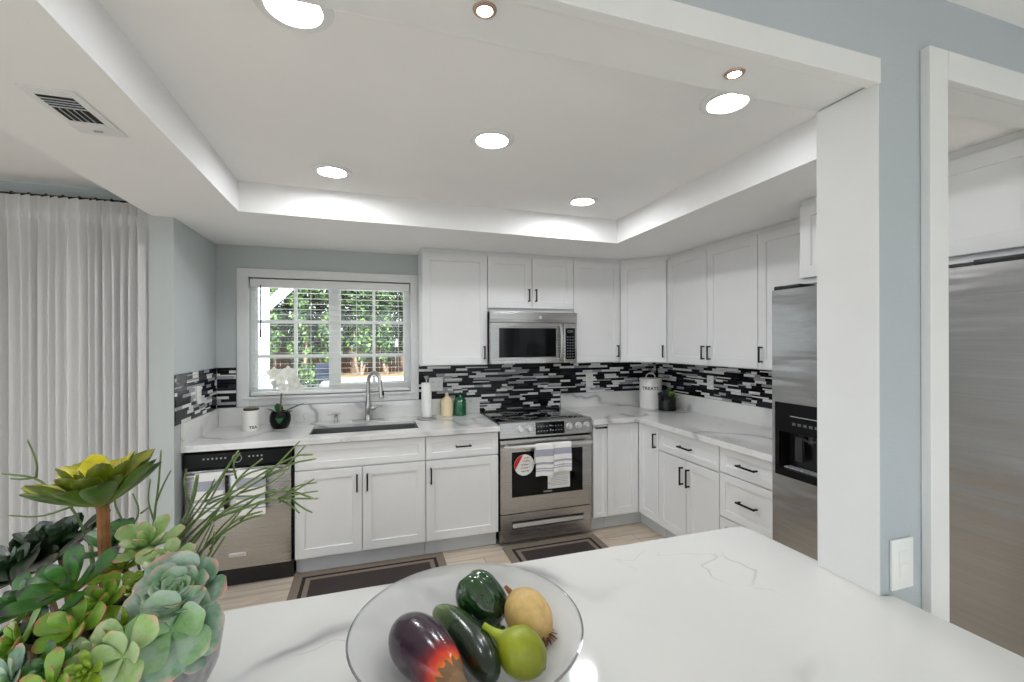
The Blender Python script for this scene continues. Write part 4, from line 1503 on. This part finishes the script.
STICKS = [
    [[(0.027, 0.096, 0.218), (0.097, 0.095, 0.308), (0.165, 0.105, 0.42)], [(0.113, 0.095, 0.332), (0.142, 0.091, 0.342), (0.182, 0.089, 0.354)]],
    [[(0.054, 0.067, 0.225), (0.087, 0.067, 0.275), (0.165, 0.052, 0.347), (0.262, 0.042, 0.403), (0.31, 0.037, 0.409)], [(0.218, 0.045, 0.378), (0.245, 0.042, 0.404), (0.281, 0.046, 0.443)], [(0.183, 0.046, 0.356), (0.227, 0.032, 0.368), (0.26, 0.032, 0.391)]],
    [[(0.071, 0.04, 0.232), (0.128, 0.033, 0.31), (0.193, 0.022, 0.338), (0.25, 0.014, 0.349), (0.317, 0.003, 0.345)], [(0.25, 0.014, 0.349), (0.282, 0.009, 0.363), (0.31, 0.005, 0.381)], [(0.25, 0.014, 0.349), (0.284, 0.003, 0.357), (0.317, 0.003, 0.359)], [(0.25, 0.014, 0.349), (0.274, 0.007, 0.334), (0.286, 0.003, 0.322)], [(0.274, 0.007, 0.345), (0.291, 0.001, 0.332), (0.308, -0.004, 0.323)], [(0.193, 0.022, 0.338), (0.223, 0.023, 0.359), (0.247, 0.015, 0.366)]],
    [[(0.1, 0.021, 0.19), (0.127, 0.012, 0.237), (0.146, 0.011, 0.258), (0.169, 0.009, 0.296)], [(0.116, 0.015, 0.22), (0.12, 0.019, 0.262), (0.148, 0.016, 0.321)]],
    [[(0.018, 0.12, 0.214), (0.02, 0.13, 0.304), (0.023, 0.14, 0.354), (0.019, 0.162, 0.419)], [(0.022, 0.135, 0.329), (0.032, 0.137, 0.359), (0.042, 0.144, 0.383)], [(0.02, 0.13, 0.293), (0.003, 0.146, 0.327), (0.004, 0.157, 0.366)]],
    [[(-0.01, 0.15, 0.194), (-0.037, 0.169, 0.266), (-0.066, 0.179, 0.323), (-0.06, 0.188, 0.359)], [(-0.037, 0.169, 0.266), (-0.019, 0.175, 0.296), (-0.034, 0.179, 0.335)], [(-0.066, 0.179, 0.323), (-0.088, 0.186, 0.308)], [(-0.019, 0.175, 0.296), (-0.001, 0.169, 0.31)], [(-0.02, 0.154, 0.232), (-0.049, 0.163, 0.251), (-0.077, 0.182, 0.285)]],
    [[(-0.076, 0.13, 0.26), (-0.107, 0.14, 0.332), (-0.138, 0.139, 0.366), (-0.162, 0.147, 0.388), (-0.212, 0.152, 0.398)], [(-0.162, 0.147, 0.388), (-0.16, 0.146, 0.416), (-0.17, 0.139, 0.458)], [(-0.162, 0.147, 0.388), (-0.186, 0.154, 0.384), (-0.206, 0.161, 0.386)], [(-0.107, 0.14, 0.332), (-0.155, 0.145, 0.316), (-0.202, 0.149, 0.324)]],
    [[(0.066, 0.073, 0.211), (0.093, 0.075, 0.254), (0.131, 0.084, 0.304), (0.167, 0.083, 0.372), (0.211, 0.079, 0.407)], [(0.131, 0.084, 0.304), (0.174, 0.081, 0.312), (0.213, 0.068, 0.331)], [(0.167, 0.083, 0.372), (0.16, 0.085, 0.402), (0.171, 0.092, 0.418)]],
    [[(0.045, 0.091, 0.206), (0.061, 0.096, 0.253), (0.089, 0.098, 0.325), (0.092, 0.118, 0.376)], [(0.075, 0.092, 0.286), (0.106, 0.092, 0.319), (0.128, 0.096, 0.372)], [(0.089, 0.098, 0.325), (0.072, 0.113, 0.361), (0.074, 0.124, 0.388)]],
    [[(0.078, 0.049, 0.213), (0.129, 0.043, 0.269), (0.185, 0.035, 0.309), (0.223, 0.023, 0.32)], [(0.129, 0.043, 0.269), (0.168, 0.03, 0.317), (0.206, 0.028, 0.345)], [(0.185, 0.035, 0.309), (0.216, 0.025, 0.34), (0.269, 0.019, 0.37)]],
]

# ================================================================ glass bowl of fruit and vegetables
BX, BY = .178, .835
bowl = thing('glass_bowl', 'large shallow clear glass bowl on the peninsula, holding vegetables', 'bowl', (BX, BY, ZC))
prof = [(0, .0008), (.085, .0008), (.10, .004), (.135, .018), (.17, .042), (.20, .070), (.2155, .090), (.2185, .092), (.2165, .0945), (.2125, .0925),
        (.197, .073), (.167, .046), (.133, .0225), (.098, .0085), (.083, .006), (0, .006)]
lathe_obj('bowl_body', prof, M['bowl_glass'], bowl, 72)
bm = BM(); lathe(bm, [(.2165, .0945), (.2200, .0930), (.2190, .0905), (.2160, .0905)], 72, closed=True)
rim = build('rim', bm, M['rim_glass'], bowl)

def fruitmat(name, stops, rough, mott=.06, msc=14, coat=.2, speck=None):
    n = NT(name)
    n.set(Roughness=rough)
    n.b.inputs['Coat Weight'].default_value = coat
    n.b.inputs['Coat Roughness'].default_value = .12
    at = n.n('ShaderNodeAttribute', attribute_name='tip')
    v = n.coord()
    no = n.noise(v, msc, 3)
    f = n.math('ADD', at.outputs['Fac'], n.math('MULTIPLY', n.math('SUBTRACT', no.outputs['Fac'], .5), mott))
    c = n.ramp(f, [(p_, lin(c_)) for p_, c_ in stops])
    n2 = n.noise(v, 55, 4, .6)
    sh = n.ramp(n2.outputs['Fac'], [(.3, (.72, .72, .72, 1)), (.6, (1, 1, 1, 1)), (.8, (1.15, 1.15, 1.15, 1))])
    n.l(n.mix(.8, c, sh, 'MULTIPLY'), n.b.inputs['Base Color'])
    return n.m

def body(bm, at, p0, p1, prof, n=32, bow=(0, 0, 0), mod=None, m=34):
    """fruit body from p0 to p1; prof(u) gives the radius"""
    p0, p1, bow = Vector(p0), Vector(p1), Vector(bow)
    pts, rr = [], []
    for i in range(m + 1):
        u = .5 - .5 * math.cos(PI * i / m)
        pts.append(p0.lerp(p1, u) + bow * (4 * u * (1 - u)))
        rr.append(max(.0006, prof(u)))
    tube(bm, pts, rr, n, attr=at, mod=mod)

def sup(u, a, b):
    return max(0.0, 1 - abs(2 * u - 1) ** a) ** b

# eggplant: dark blunt end away from the camera, flame-coloured towards the calyx
e = thing('eggplant', 'purple eggplant turning red and orange towards its brown calyx, in the glass bowl', 'vegetable', (.096, .800, .977))
bm, at = newleafbm()
E0, E1 = Vector((-.042, .098, .006)), Vector((.038, -.088, .012))
def eg(u):
    return .0485 * (sup(u, 2.2, .5)) * (1.06 - .34 * max(0, u - .25)) if u < .97 else .030 * sup(u, 2.2, .5) + .006
body(bm, at, E0, E1, eg)
build('skin', bm, fruitmat('eggplant_skin', [(0, (40, 26, 38)), (.60, (62, 40, 56)), (.68, (130, 26, 36)), (.74, (224, 60, 34)), (.83, (250, 140, 44)), (1, (252, 186, 84))], .22, .10), e, angle=80)
bm, at = newleafbm()
ax = (E1 - E0).normalized(); a, b = basis(ax)
for k in range(6):
    t = 2 * PI * k / 6
    rd = a * math.cos(t) + b * math.sin(t)
    leaf(bm, at, E1 + rd * .008 + ax * .002, rd * .62 - ax * .75, rd, .052, .034, .005, -.45, .15, 'point')
tube(bm, [E1 - ax * .004, E1 + ax * .018, E1 + ax * .038 + Vector((.006, 0, .004))], [.016, .011, .009], 10, attr=at)
build('calyx', bm, fruitmat('dry_calyx', [(0, (150, 118, 84)), (1, (108, 82, 58))], .8, .4, 60, 0), e, angle=50)

e = thing('cucumber', 'dark green cucumber with a paler end, between the eggplant and the pepper', 'vegetable', (.166, .835, .960))
bm, at = newleafbm()
def cu_(u):
    return .0325 * sup(u, 3.0, .5) * (.88 + .18 * u)
body(bm, at, (-.036, .108, .014), (.030, -.118, .014), cu_, bow=(.012, .004, .004))
build('skin', bm, fruitmat('cucumber_skin', [(0, (118, 138, 66)), (.22, (104, 128, 58)), (.42, (40, 66, 34)), (.6, (22, 40, 24)), (1, (20, 34, 24))], .24, .22, 30), e, angle=80)

e = thing('bell_pepper', 'glossy dark green bell pepper at the far side of the glass bowl', 'vegetable', (.222, .928, .976))
bm, at = newleafbm()
PEPPER_PHASE = .9
def lobes(k, i, n):
    t = 2 * PI * k / n
    w = min(1, abs(i / 34 - .0) * 4) * .9
    return 1 + .26 * w * (abs(math.cos(2 * t + PI / 2 * PEPPER_PHASE)) ** .5 - .75)
def pp_(u):
    return .0515 * sup(u * .94 + .03, 2.9, .5) * (1.0 - .16 * u)
body(bm, at, (.030, -.030, -.030), (-.022, .022, .056), pp_, 48, mod=lobes)
build('skin', bm, fruitmat('pepper_skin', [(0, (16, 34, 20)), (.5, (26, 62, 30)), (1, (46, 84, 42))], .14, .5, 9, .6), e, angle=80)
bm = BM(); tube(bm, [(.028, -.028, -.030), (.036, -.036, -.038), (.044, -.042, -.035)], [.012, .008, .007], 10); build('stem', bm, M['stick_green'], e)

e = thing('yellow_onion', 'pale yellow onion with a brown root tuft, at the right of the glass bowl', 'vegetable', (.307, .849, .980))
bm, at = newleafbm()
def on_(u):
    return .046 * sup(u, 2.05, .52) * (1.04 - .12 * u) + (.004 if u < .03 else 0)
OA, OB = Vector((-.024, .040, .032)), Vector((.026, -.040, -.026))
body(bm, at, OA, OB, on_)
build('skin', bm, fruitmat('onion_skin', [(0, (178, 142, 84)), (.2, (222, 186, 116)), (.7, (226, 190, 126)), (1, (172, 126, 74))], .45, .2, 12, .1), e, angle=80)
bm = BM(); tube(bm, [OA + Vector((.004, -.006, -.004)), OA + Vector((-.010, .012, .010))], [.007, .0035], 8); build('stem_stub', bm, M['stem'], e)
bm = BM()
rnd = random.Random(2)
dd = (OB - OA).normalized()
for k in range(70):
    q = Vector((rnd.uniform(-1, 1), rnd.uniform(-1, 1), rnd.uniform(-1, 1))) * .5
    s0 = OB - dd * .006 + q * .024
    d1 = (dd + q * 1.2).normalized()
    tube(bm, [s0, s0 + d1 * .012, s0 + d1 * rnd.uniform(.018, .03) + Vector((0, 0, -.004))], [.0011, .0009, .0004], 5, cap=False)
build('root_tuft', bm, simple('dry_roots', (124, 88, 56), .9, var=.3, vscale=80), e)

e = thing('green_fig', 'lime green fig lying with its neck to the left, nearest the camera in the bowl', 'fruit', (.272, .762, .960))
bm, at = newleafbm()
def fg_(u):
    if u < .30:
        return .0060 + .0075 * (u / .30) ** 2.2
    t = (u - .30) / .70
    return .0135 + .0275 * math.sin(min(1, t / .42) * PI / 2) ** .8 if t < .42 else .041 * math.sqrt(max(0, 1 - ((t - .42) / .58) ** 2))
FA, FB = Vector((-.070, .046, .050)), Vector((.022, -.034, .004))
body(bm, at, FA, FB, fg_)
build('skin', bm, fruitmat('fig_skin', [(0, (160, 182, 44)), (.3, (164, 178, 36)), (.7, (146, 152, 26)), (1, (126, 132, 32))], .38, .3, 16, .15), e, angle=80)
bm = BM(); fd_ = (FB - FA).normalized(); tube(bm, [FB - fd_ * .003, FB + fd_ * .0012], [.0055, .0030], 10); build('eye', bm, M['stem'], e)

# ================================================================ succulent arrangement
PO = Vector((-.406, .866, ZC))
sa = thing('succulent_arrangement', 'planter of artificial succulents with a tall yellow-green rosette, at the left of the peninsula', 'plant', PO)
lathe_obj('pot', [(0, .0006), (.085, .0006), (.10, .006), (.135, .04), (.157, .085), (.163, .125), (.161, .142), (.155, .145), (.150, .140), (.150, .118), (0, .118)],
          simple('mottled_silver_pot', (150, 150, 152), .32, .55, var=.35, vscale=38), sa, 48)
lathe_obj('soil', [(0, .1185), (.149, .1185), (.138, .155), (.10, .190), (.05, .212), (0, .218)], simple('leaf_gap_shade', (34, 36, 24), .95, var=.4, vscale=50), sa, 40)  # dome raised and coloured dark to stand in for shade between leaves
CR, CF = Vector((.952, -.306, 0)), Vector((.306, .952, 0))
def ax_(r, f, z):
    return CR * r + CF * f + Vector((0, 0, z))
ROSETTES = [
    ((0.055, -0.228, 0.234), (-0.1, -0.8, 0.6), 0.0385, 12, 0.55, 'yellow', dict(e0=58, e1=4, l0=.5, th=.07, seed=41)),
    ((0.077, -0.182, 0.242), (0.0, -0.8, 0.55), 0.0348, 11, 0.6, 'pale', dict(e0=56, e1=2, l0=.5, th=.07, seed=42)),
    ((-0.001, -0.189, 0.228), (-0.3, -0.7, 0.6), 0.0424, 14, 0.7, 'bluegreen', dict(e0=64, e1=0, l0=.4, th=.05, seed=43)),
    ((0.094, -0.156, 0.252), (0.1, -0.7, 0.7), 0.0341, 14, 0.46, 'lime', dict(e0=70, e1=6, l0=.45, th=.08, seed=44)),
    ((-0.012, 0.024, 0.377), (-0.16, -0.05, 1), 0.110, 46, 0.41, 'aeon', dict(jit=.18, e0=82, e1=15, l0=.36, th=.03, curl=.30, cup=.35, seed=1, label='tall cupped yellow-green rosette on a brown stem')),
    ((0.016, -0.11, 0.294), (-0.05, -0.55, 0.8), 0.0679, 12, 0.44, 'green', dict(e0=66, e1=12, l0=.60, th=.05, curl=.22, cup=.30, seed=2, spin=.9, label='green spoon-leaved rosette with purple tips')),
    ((-0.191, 0.209, 0.213), (-0.15, -0.25, 1), 0.1102, 26, 0.5, 'dark', dict(e0=76, e1=14, l0=.40, th=.035, curl=.3, seed=3, label='dark green rosette at the back')),
    ((0.146, -0.12, 0.268), (0.22, -0.5, 0.85), 0.0656, 26, 0.74, 'bluegreen', dict(e0=80, e1=14, l0=.30, th=.05, curl=.35, cup=.4, seed=4, label='large blue-green rosette with pink leaf edges')),
    ((0.148, -0.153, 0.239), (0.3, -0.75, 0.35), 0.0706, 12, 0.78, 'bluegreen', dict(e0=38, e1=-4, l0=.70, th=.045, curl=.1, cup=.3, seed=14, spin=.4)),
    ((0.057, -0.113, 0.269), (0.0, -0.6, 0.8), 0.0497, 11, 0.56, 'yellow', dict(e0=62, e1=8, l0=.5, th=.07, seed=5, spin=1, label='chartreuse rosette in the middle')),
    ((0.04, -0.149, 0.256), (-0.1, -0.75, 0.6), 0.0516, 10, 0.58, 'yellow', dict(e0=52, e1=4, l0=.55, th=.07, seed=25, spin=2.2)),
    ((0.077, -0.067, 0.26), (0.1, -0.5, 0.85), 0.0358, 18, 0.46, 'lime', dict(e0=78, e1=12, l0=.4, th=.09, seed=6)),
    ((0.057, 0.013, 0.297), (0.05, -0.35, 0.9), 0.0562, 11, 0.58, 'pale', dict(e0=66, e1=4, l0=.5, th=.08, seed=7, label='pale green rosette with pink edges, behind')),
    ((0.096, -0.031, 0.279), (0.2, -0.5, 0.8), 0.0443, 11, 0.6, 'pale', dict(e0=62, e1=4, l0=.45, th=.09, seed=27)),
    ((0.03, -0.009, 0.273), (-0.1, -0.5, 0.85), 0.0412, 12, 0.5, 'lime', dict(e0=68, e1=6, l0=.45, th=.08, seed=28)),
    ((0.113, -0.194, 0.238), (0.1, -0.9, 0.35), 0.0548, 9, 0.66, 'pale', dict(e0=40, e1=0, l0=.6, th=.05, seed=8, spin=.4)),
    ((0.041, -0.192, 0.237), (-0.1, -0.8, 0.6), 0.036, 16, 0.44, 'green', dict(e0=72, e1=8, l0=.45, th=.07, seed=9)),
    ((-0.025, -0.139, 0.244), (-0.5, -0.6, 0.6), 0.0456, 12, 0.5, 'yellow', dict(e0=60, e1=4, l0=.5, th=.07, seed=10)),
    ((-0.066, -0.052, 0.251), (-0.4, -0.4, 0.8), 0.0627, 13, 0.46, 'green', dict(e0=64, e1=8, l0=.5, th=.06, seed=11)),
    ((0.088, -0.217, 0.24), (0.1, -0.85, 0.5), 0.0306, 14, 0.46, 'lime', dict(e0=70, e1=8, l0=.45, th=.08, seed=29)),
    ((-0.171, 0.097, 0.237), (-0.4, -0.2, 0.9), 0.077, 16, 0.5, 'dark', dict(e0=70, e1=6, l0=.45, th=.045, seed=12)),
    ((0.153, -0.091, 0.183), (0.6, -0.3, 0.7), 0.0448, 12, 0.8, 'bluegreen', dict(e0=52, e1=-4, l0=.5, th=.05, seed=13)),
    ((-0.168, 0.222, 0.232), (0.0, 0.0, 1), 0.0856, 18, 0.5, 'dark', dict(e0=74, e1=20, l0=.45, th=.04, seed=15)),
    ((-0.038, 0.117, 0.26), (0.1, -0.2, 0.95), 0.0615, 14, 0.5, 'green', dict(e0=70, e1=14, l0=.45, th=.06, seed=16)),
    ((0.122, -0.144, 0.223), (0.2, -0.8, 0.5), 0.0462, 12, 0.6, 'dark', dict(e0=55, e1=0, l0=.5, th=.05, seed=17)),  # from here, low dark rosettes added to darken the gaps above them
    ((0.057, -0.123, 0.223), (0.0, -0.7, 0.7), 0.0462, 14, 0.5, 'dark', dict(e0=60, e1=0, l0=.5, th=.05, seed=18)),
    ((-0.033, -0.094, 0.223), (-0.2, -0.7, 0.7), 0.0489, 14, 0.5, 'dark', dict(e0=60, e1=0, l0=.5, th=.05, seed=19)),
    ((0.07, -0.043, 0.212), (0.1, -0.6, 0.7), 0.0492, 14, 0.5, 'dark', dict(e0=60, e1=0, l0=.5, th=.05, seed=20)),
]
for c_, ax3, rad_, n_, wd_, mat_, kw_ in ROSETTES:
    c_ = Vector(c_)
    axw = ax_(*ax3).normalized()
    rosette('rosette', sa, c_, axw, rad_, n_, wd_, LM[mat_], **kw_)
    tall = mat_ == 'aeon'
    foot = Vector((c_.x * .72, c_.y * .72, .135)) if not tall else Vector((.01, .0, .14))
    bm = BM()
    r_s = .0085 if tall else .0045
    tube(bm, [c_ - axw * (rad_ * .02), c_ - axw * min(rad_ * .45, .02) , c_.lerp(foot, .55) - axw * .006, foot], [r_s * 1.15, r_s, r_s, r_s * 1.3], 9)
    build('rosette_stem' if tall else 'stem', bm, M['stem'] if tall else M['orchid_stem'], sa)
# branching pencil-thin stems
jr = random.Random(31)
TWINS = [[[tuple(q[k] + (jr.uniform(-.016, .016) if i else jr.uniform(-.01, .01)) for k in range(3)) for i, q in enumerate(br)] for br in s_[:2]] for s_ in STICKS[:4] + STICKS[7:]]
for s_ in STICKS + TWINS:
    bm, at = newleafbm()
    for bi, br in enumerate(s_):
        pts = [Vector(q) for q in br]
        # smooth the polyline a little
        for _ in range(2):
            np_ = [pts[0]]
            for p_, q_ in zip(pts[:-1], pts[1:]):
                np_ += [p_.lerp(q_, .25), p_.lerp(q_, .75)]
            pts = np_ + [pts[-1]]
        r0 = .0024 if bi == 0 else .0019
        tube(bm, pts, [r0 * (1 - .35 * i / (len(pts) - 1)) for i in range(len(pts))], 7, attr=at)
    if s_[0][0][2] > .16:
        p0 = Vector(s_[0][0])
        tube(bm, [Vector((p0.x * .5, p0.y * .5, .14)), p0.lerp(Vector((0, 0, .14)), .35), p0], [.0042, .004, .0034], 7, attr=at)
    build('pencil_stem', bm, LM['stick'], sa, angle=70)

# ================================================================ the yard seen through the window
bm = BM(); box(bm, -16, 16, 3.95, 20.4, -.12, -.02)
struct('patio_ground', bm, M['concrete'])
bm = BM(); box(bm, -16, 16, 20.4, 28, -.12, .02)
struct('planting_bed', bm, M['soil'])
# fence: boards and rails
fn = thing('garden_fence', 'weathered brown board fence at the back of the yard', 'fence', (0, 22.6, .02))
for k in range(44):
    bm = BM(); hgt = 1.15 + .04 * math.sin(k * 2.1)
    box(bm, -5.8 + k * .19, -5.8 + k * .19 + .165, 0, .022, .02, hgt); build('board', bm, M['fence'], fn)
for z in (.3, .9):
    bm = BM(); box(bm, -5.8, 2.6, -.045, -.001, z, z + .09); build('rail', bm, M['fence'], fn)
for k in range(5):
    bm = BM(); box(bm, -5.7 + k * 2.0, -5.6 + k * 2.0, -.10, -.046, 0, 1.22); build('post', bm, M['fence'], fn)
def tree(label, x, y, hgt, rad, seed, cols, z0=.02, low=.7):
    rnd = random.Random(seed)
    t = thing('hedge_tree', label, 'tree', (x, y + 1.2, z0), 0, 'hedge trees behind the yard')
    bm = BM()
    for k in range(3):
        dx = rnd.uniform(-.2, .2)
        tube(bm, [(dx * .4, rnd.uniform(-.1, .1), 0), (dx, rnd.uniform(-.15, .15), low * .7), (dx * 1.5, 0, hgt * .36)], [.075, .06, .03], 8)
    build('trunk', bm, M['bark'], t)
    bm = BM()
    blobs = [(rnd.uniform(-.6, .6) * rad, rnd.uniform(-.6, .6) * rad, low + (hgt - low) * (k_ + rnd.random()) / 34, rad * rnd.uniform(.55, .80)) for k_ in range(34)]
    for bx_, by_, bz_, br_ in blobs:
        for _ in range(170):
            d = Vector((rnd.gauss(0, 1), rnd.gauss(0, 1), rnd.gauss(0, 1))).normalized()
            p_ = Vector((bx_, by_, bz_)) + d * br_ * rnd.uniform(.75, 1.0)
            nn = (d + Vector((rnd.uniform(-.7, .7), rnd.uniform(-.7, .7), rnd.uniform(-.3, .9)))).normalized()
            a, b = basis(nn)
            s_ = rnd.uniform(.06, .12)
            th = rnd.uniform(0, PI)
            a, b = a * math.cos(th) + b * math.sin(th), b * math.cos(th) - a * math.sin(th)
            vs = [bm.verts.new(p_ + a * s_ * .5 * sx + b * s_ * sy) for sx, sy in ((0, -1), (1, 0), (0, 1), (-1, 0))]
            bm.faces.new(vs).material_index = rnd.randrange(3)
    build('foliage', bm, cols, t, smooth=False)
FOL = [simple('foliage_deep', (20, 32, 15), .6, var=.3, vscale=3), simple('foliage_mid', (44, 68, 28), .6, var=.3, vscale=3), simple('foliage_light', (104, 126, 54), .6, var=.25, vscale=3)]  # deep and mid tones darkened, putting shade between leaves into the colour
WHERE = ['behind the white patio post', 'seen past the patio post brace', 'left of the center mullion', 'just right of the window center mullion',
         'in the middle of the right window half', 'at the right edge of the window', 'beyond the right window edge']
for i in range(7):
    tree('slim green hedge tree of the front row, ' + WHERE[i], -5.3 + i * 1.22, 20.0 + .15 * (i % 2), 6.3 + .25 * ((i * 7) % 3), .54, 20 + i, FOL)
for i in range(6):
    tree('slim green hedge tree of the back row, hidden between the front ones', -5.27 + i * 1.37, 22.6, 7.2 + .2 * (i % 3), .62, 40 + i, FOL)
bm = BM()
rnd = random.Random(9)
sh = thing('round_shrub', 'low round green shrub at the edge of the patio', 'shrub', (-1.95, 16.6, -.02))
for _ in range(900):
    d = Vector((rnd.gauss(0, 1), rnd.gauss(0, 1), rnd.gauss(0, 1))).normalized()
    p_ = Vector((0, 0, .42)) + Vector((d.x * .5, d.y * .5, d.z * .42)) * rnd.uniform(.8, 1)
    a, b = basis((d + Vector((rnd.uniform(-.5, .5), rnd.uniform(-.5, .5), rnd.uniform(-.2, .6)))).normalized())
    s_ = rnd.uniform(.04, .07)
    bm.faces.new([bm.verts.new(p_ + a * s_ * sx * .6 + b * s_ * sy) for sx, sy in ((0, -1), (1, 0), (0, 1), (-1, 0))]).material_index = rnd.randrange(3)
build('foliage', bm, FOL, sh, smooth=False)
bm = BM(); tube(bm, [(0, 0, 0), (0, 0, .4)], [.03, .02], 8); build('stem', bm, M['bark'], sh)
# patio cover: post, brace and beam
pc = thing('patio_cover', 'white wooden patio cover post with a diagonal brace, outside the window', 'patio cover', (-1.16, 5.5, -.02))
bm = BM(); box(bm, -.09, .09, -.07, .07, 0, 2.9, bev=.008); build('post', bm, M['white_wood'], pc)
bm = BM(); tube(bm, [(.07, 0, 1.95), (.85, 0, 2.73)], .055, 4); build('brace', bm, M['white_wood'], pc)
bm = BM(); box(bm, -1.6, 2.6, -.06, .06, 2.72, 2.92, bev=.008); build('beam', bm, M['white_wood'], pc)
# patio armchairs
ch = thing('patio_armchair', 'slate blue cushioned patio armchair on the bright concrete', 'chair', (-1.33, 15.6, -.02), R(15))
bm = BM(); box(bm, -.30, .30, -.28, .28, .30, .44, bev=.04); build('seat', bm, M['slate_blue'], ch)
bm = BM(); box(bm, -.30, .30, .2, .32, .42, .86, bev=.04); build('backrest', bm, M['slate_blue'], ch)
for x in (-.31, .31):
    bm = BM(); tube(bm, [(x, -.28, 0), (x, -.28, .56), (x, .28, .60), (x, .32, 0)], .018, 8); build('leg_frame', bm, M['iron'], ch)
ch = thing('patio_chair', 'dark wrought iron patio chair left of the blue armchair', 'chair', (-2.15, 14.6, -.02), R(200))
bm = BM(); lathe(bm, [(0, .42), (.22, .42), (.23, .435), (.22, .45), (0, .45)], 20); build('seat', bm, M['iron'], ch)
for a in (45, 135, 225, 315):
    bm = BM(); c_, s_ = math.cos(R(a)), math.sin(R(a)); tube(bm, [(c_ * .18, s_ * .18, .43), (c_ * .2, s_ * .2, .2), (c_ * .28, s_ * .28, 0)], .013, 8); build('leg', bm, M['iron'], ch)
bm = BM()
tube(bm, [(-.2, .2, .43), (-.23, .26, .8), (-.12, .29, .95), (.12, .29, .95), (.23, .26, .8), (.2, .2, .43)], .013, 8)
for x in (-.08, 0, .08):
    tube(bm, [(x, .2, .44), (x * 1.2, .28, .93)], .008, 6)
build('backrest', bm, M['iron'], ch)
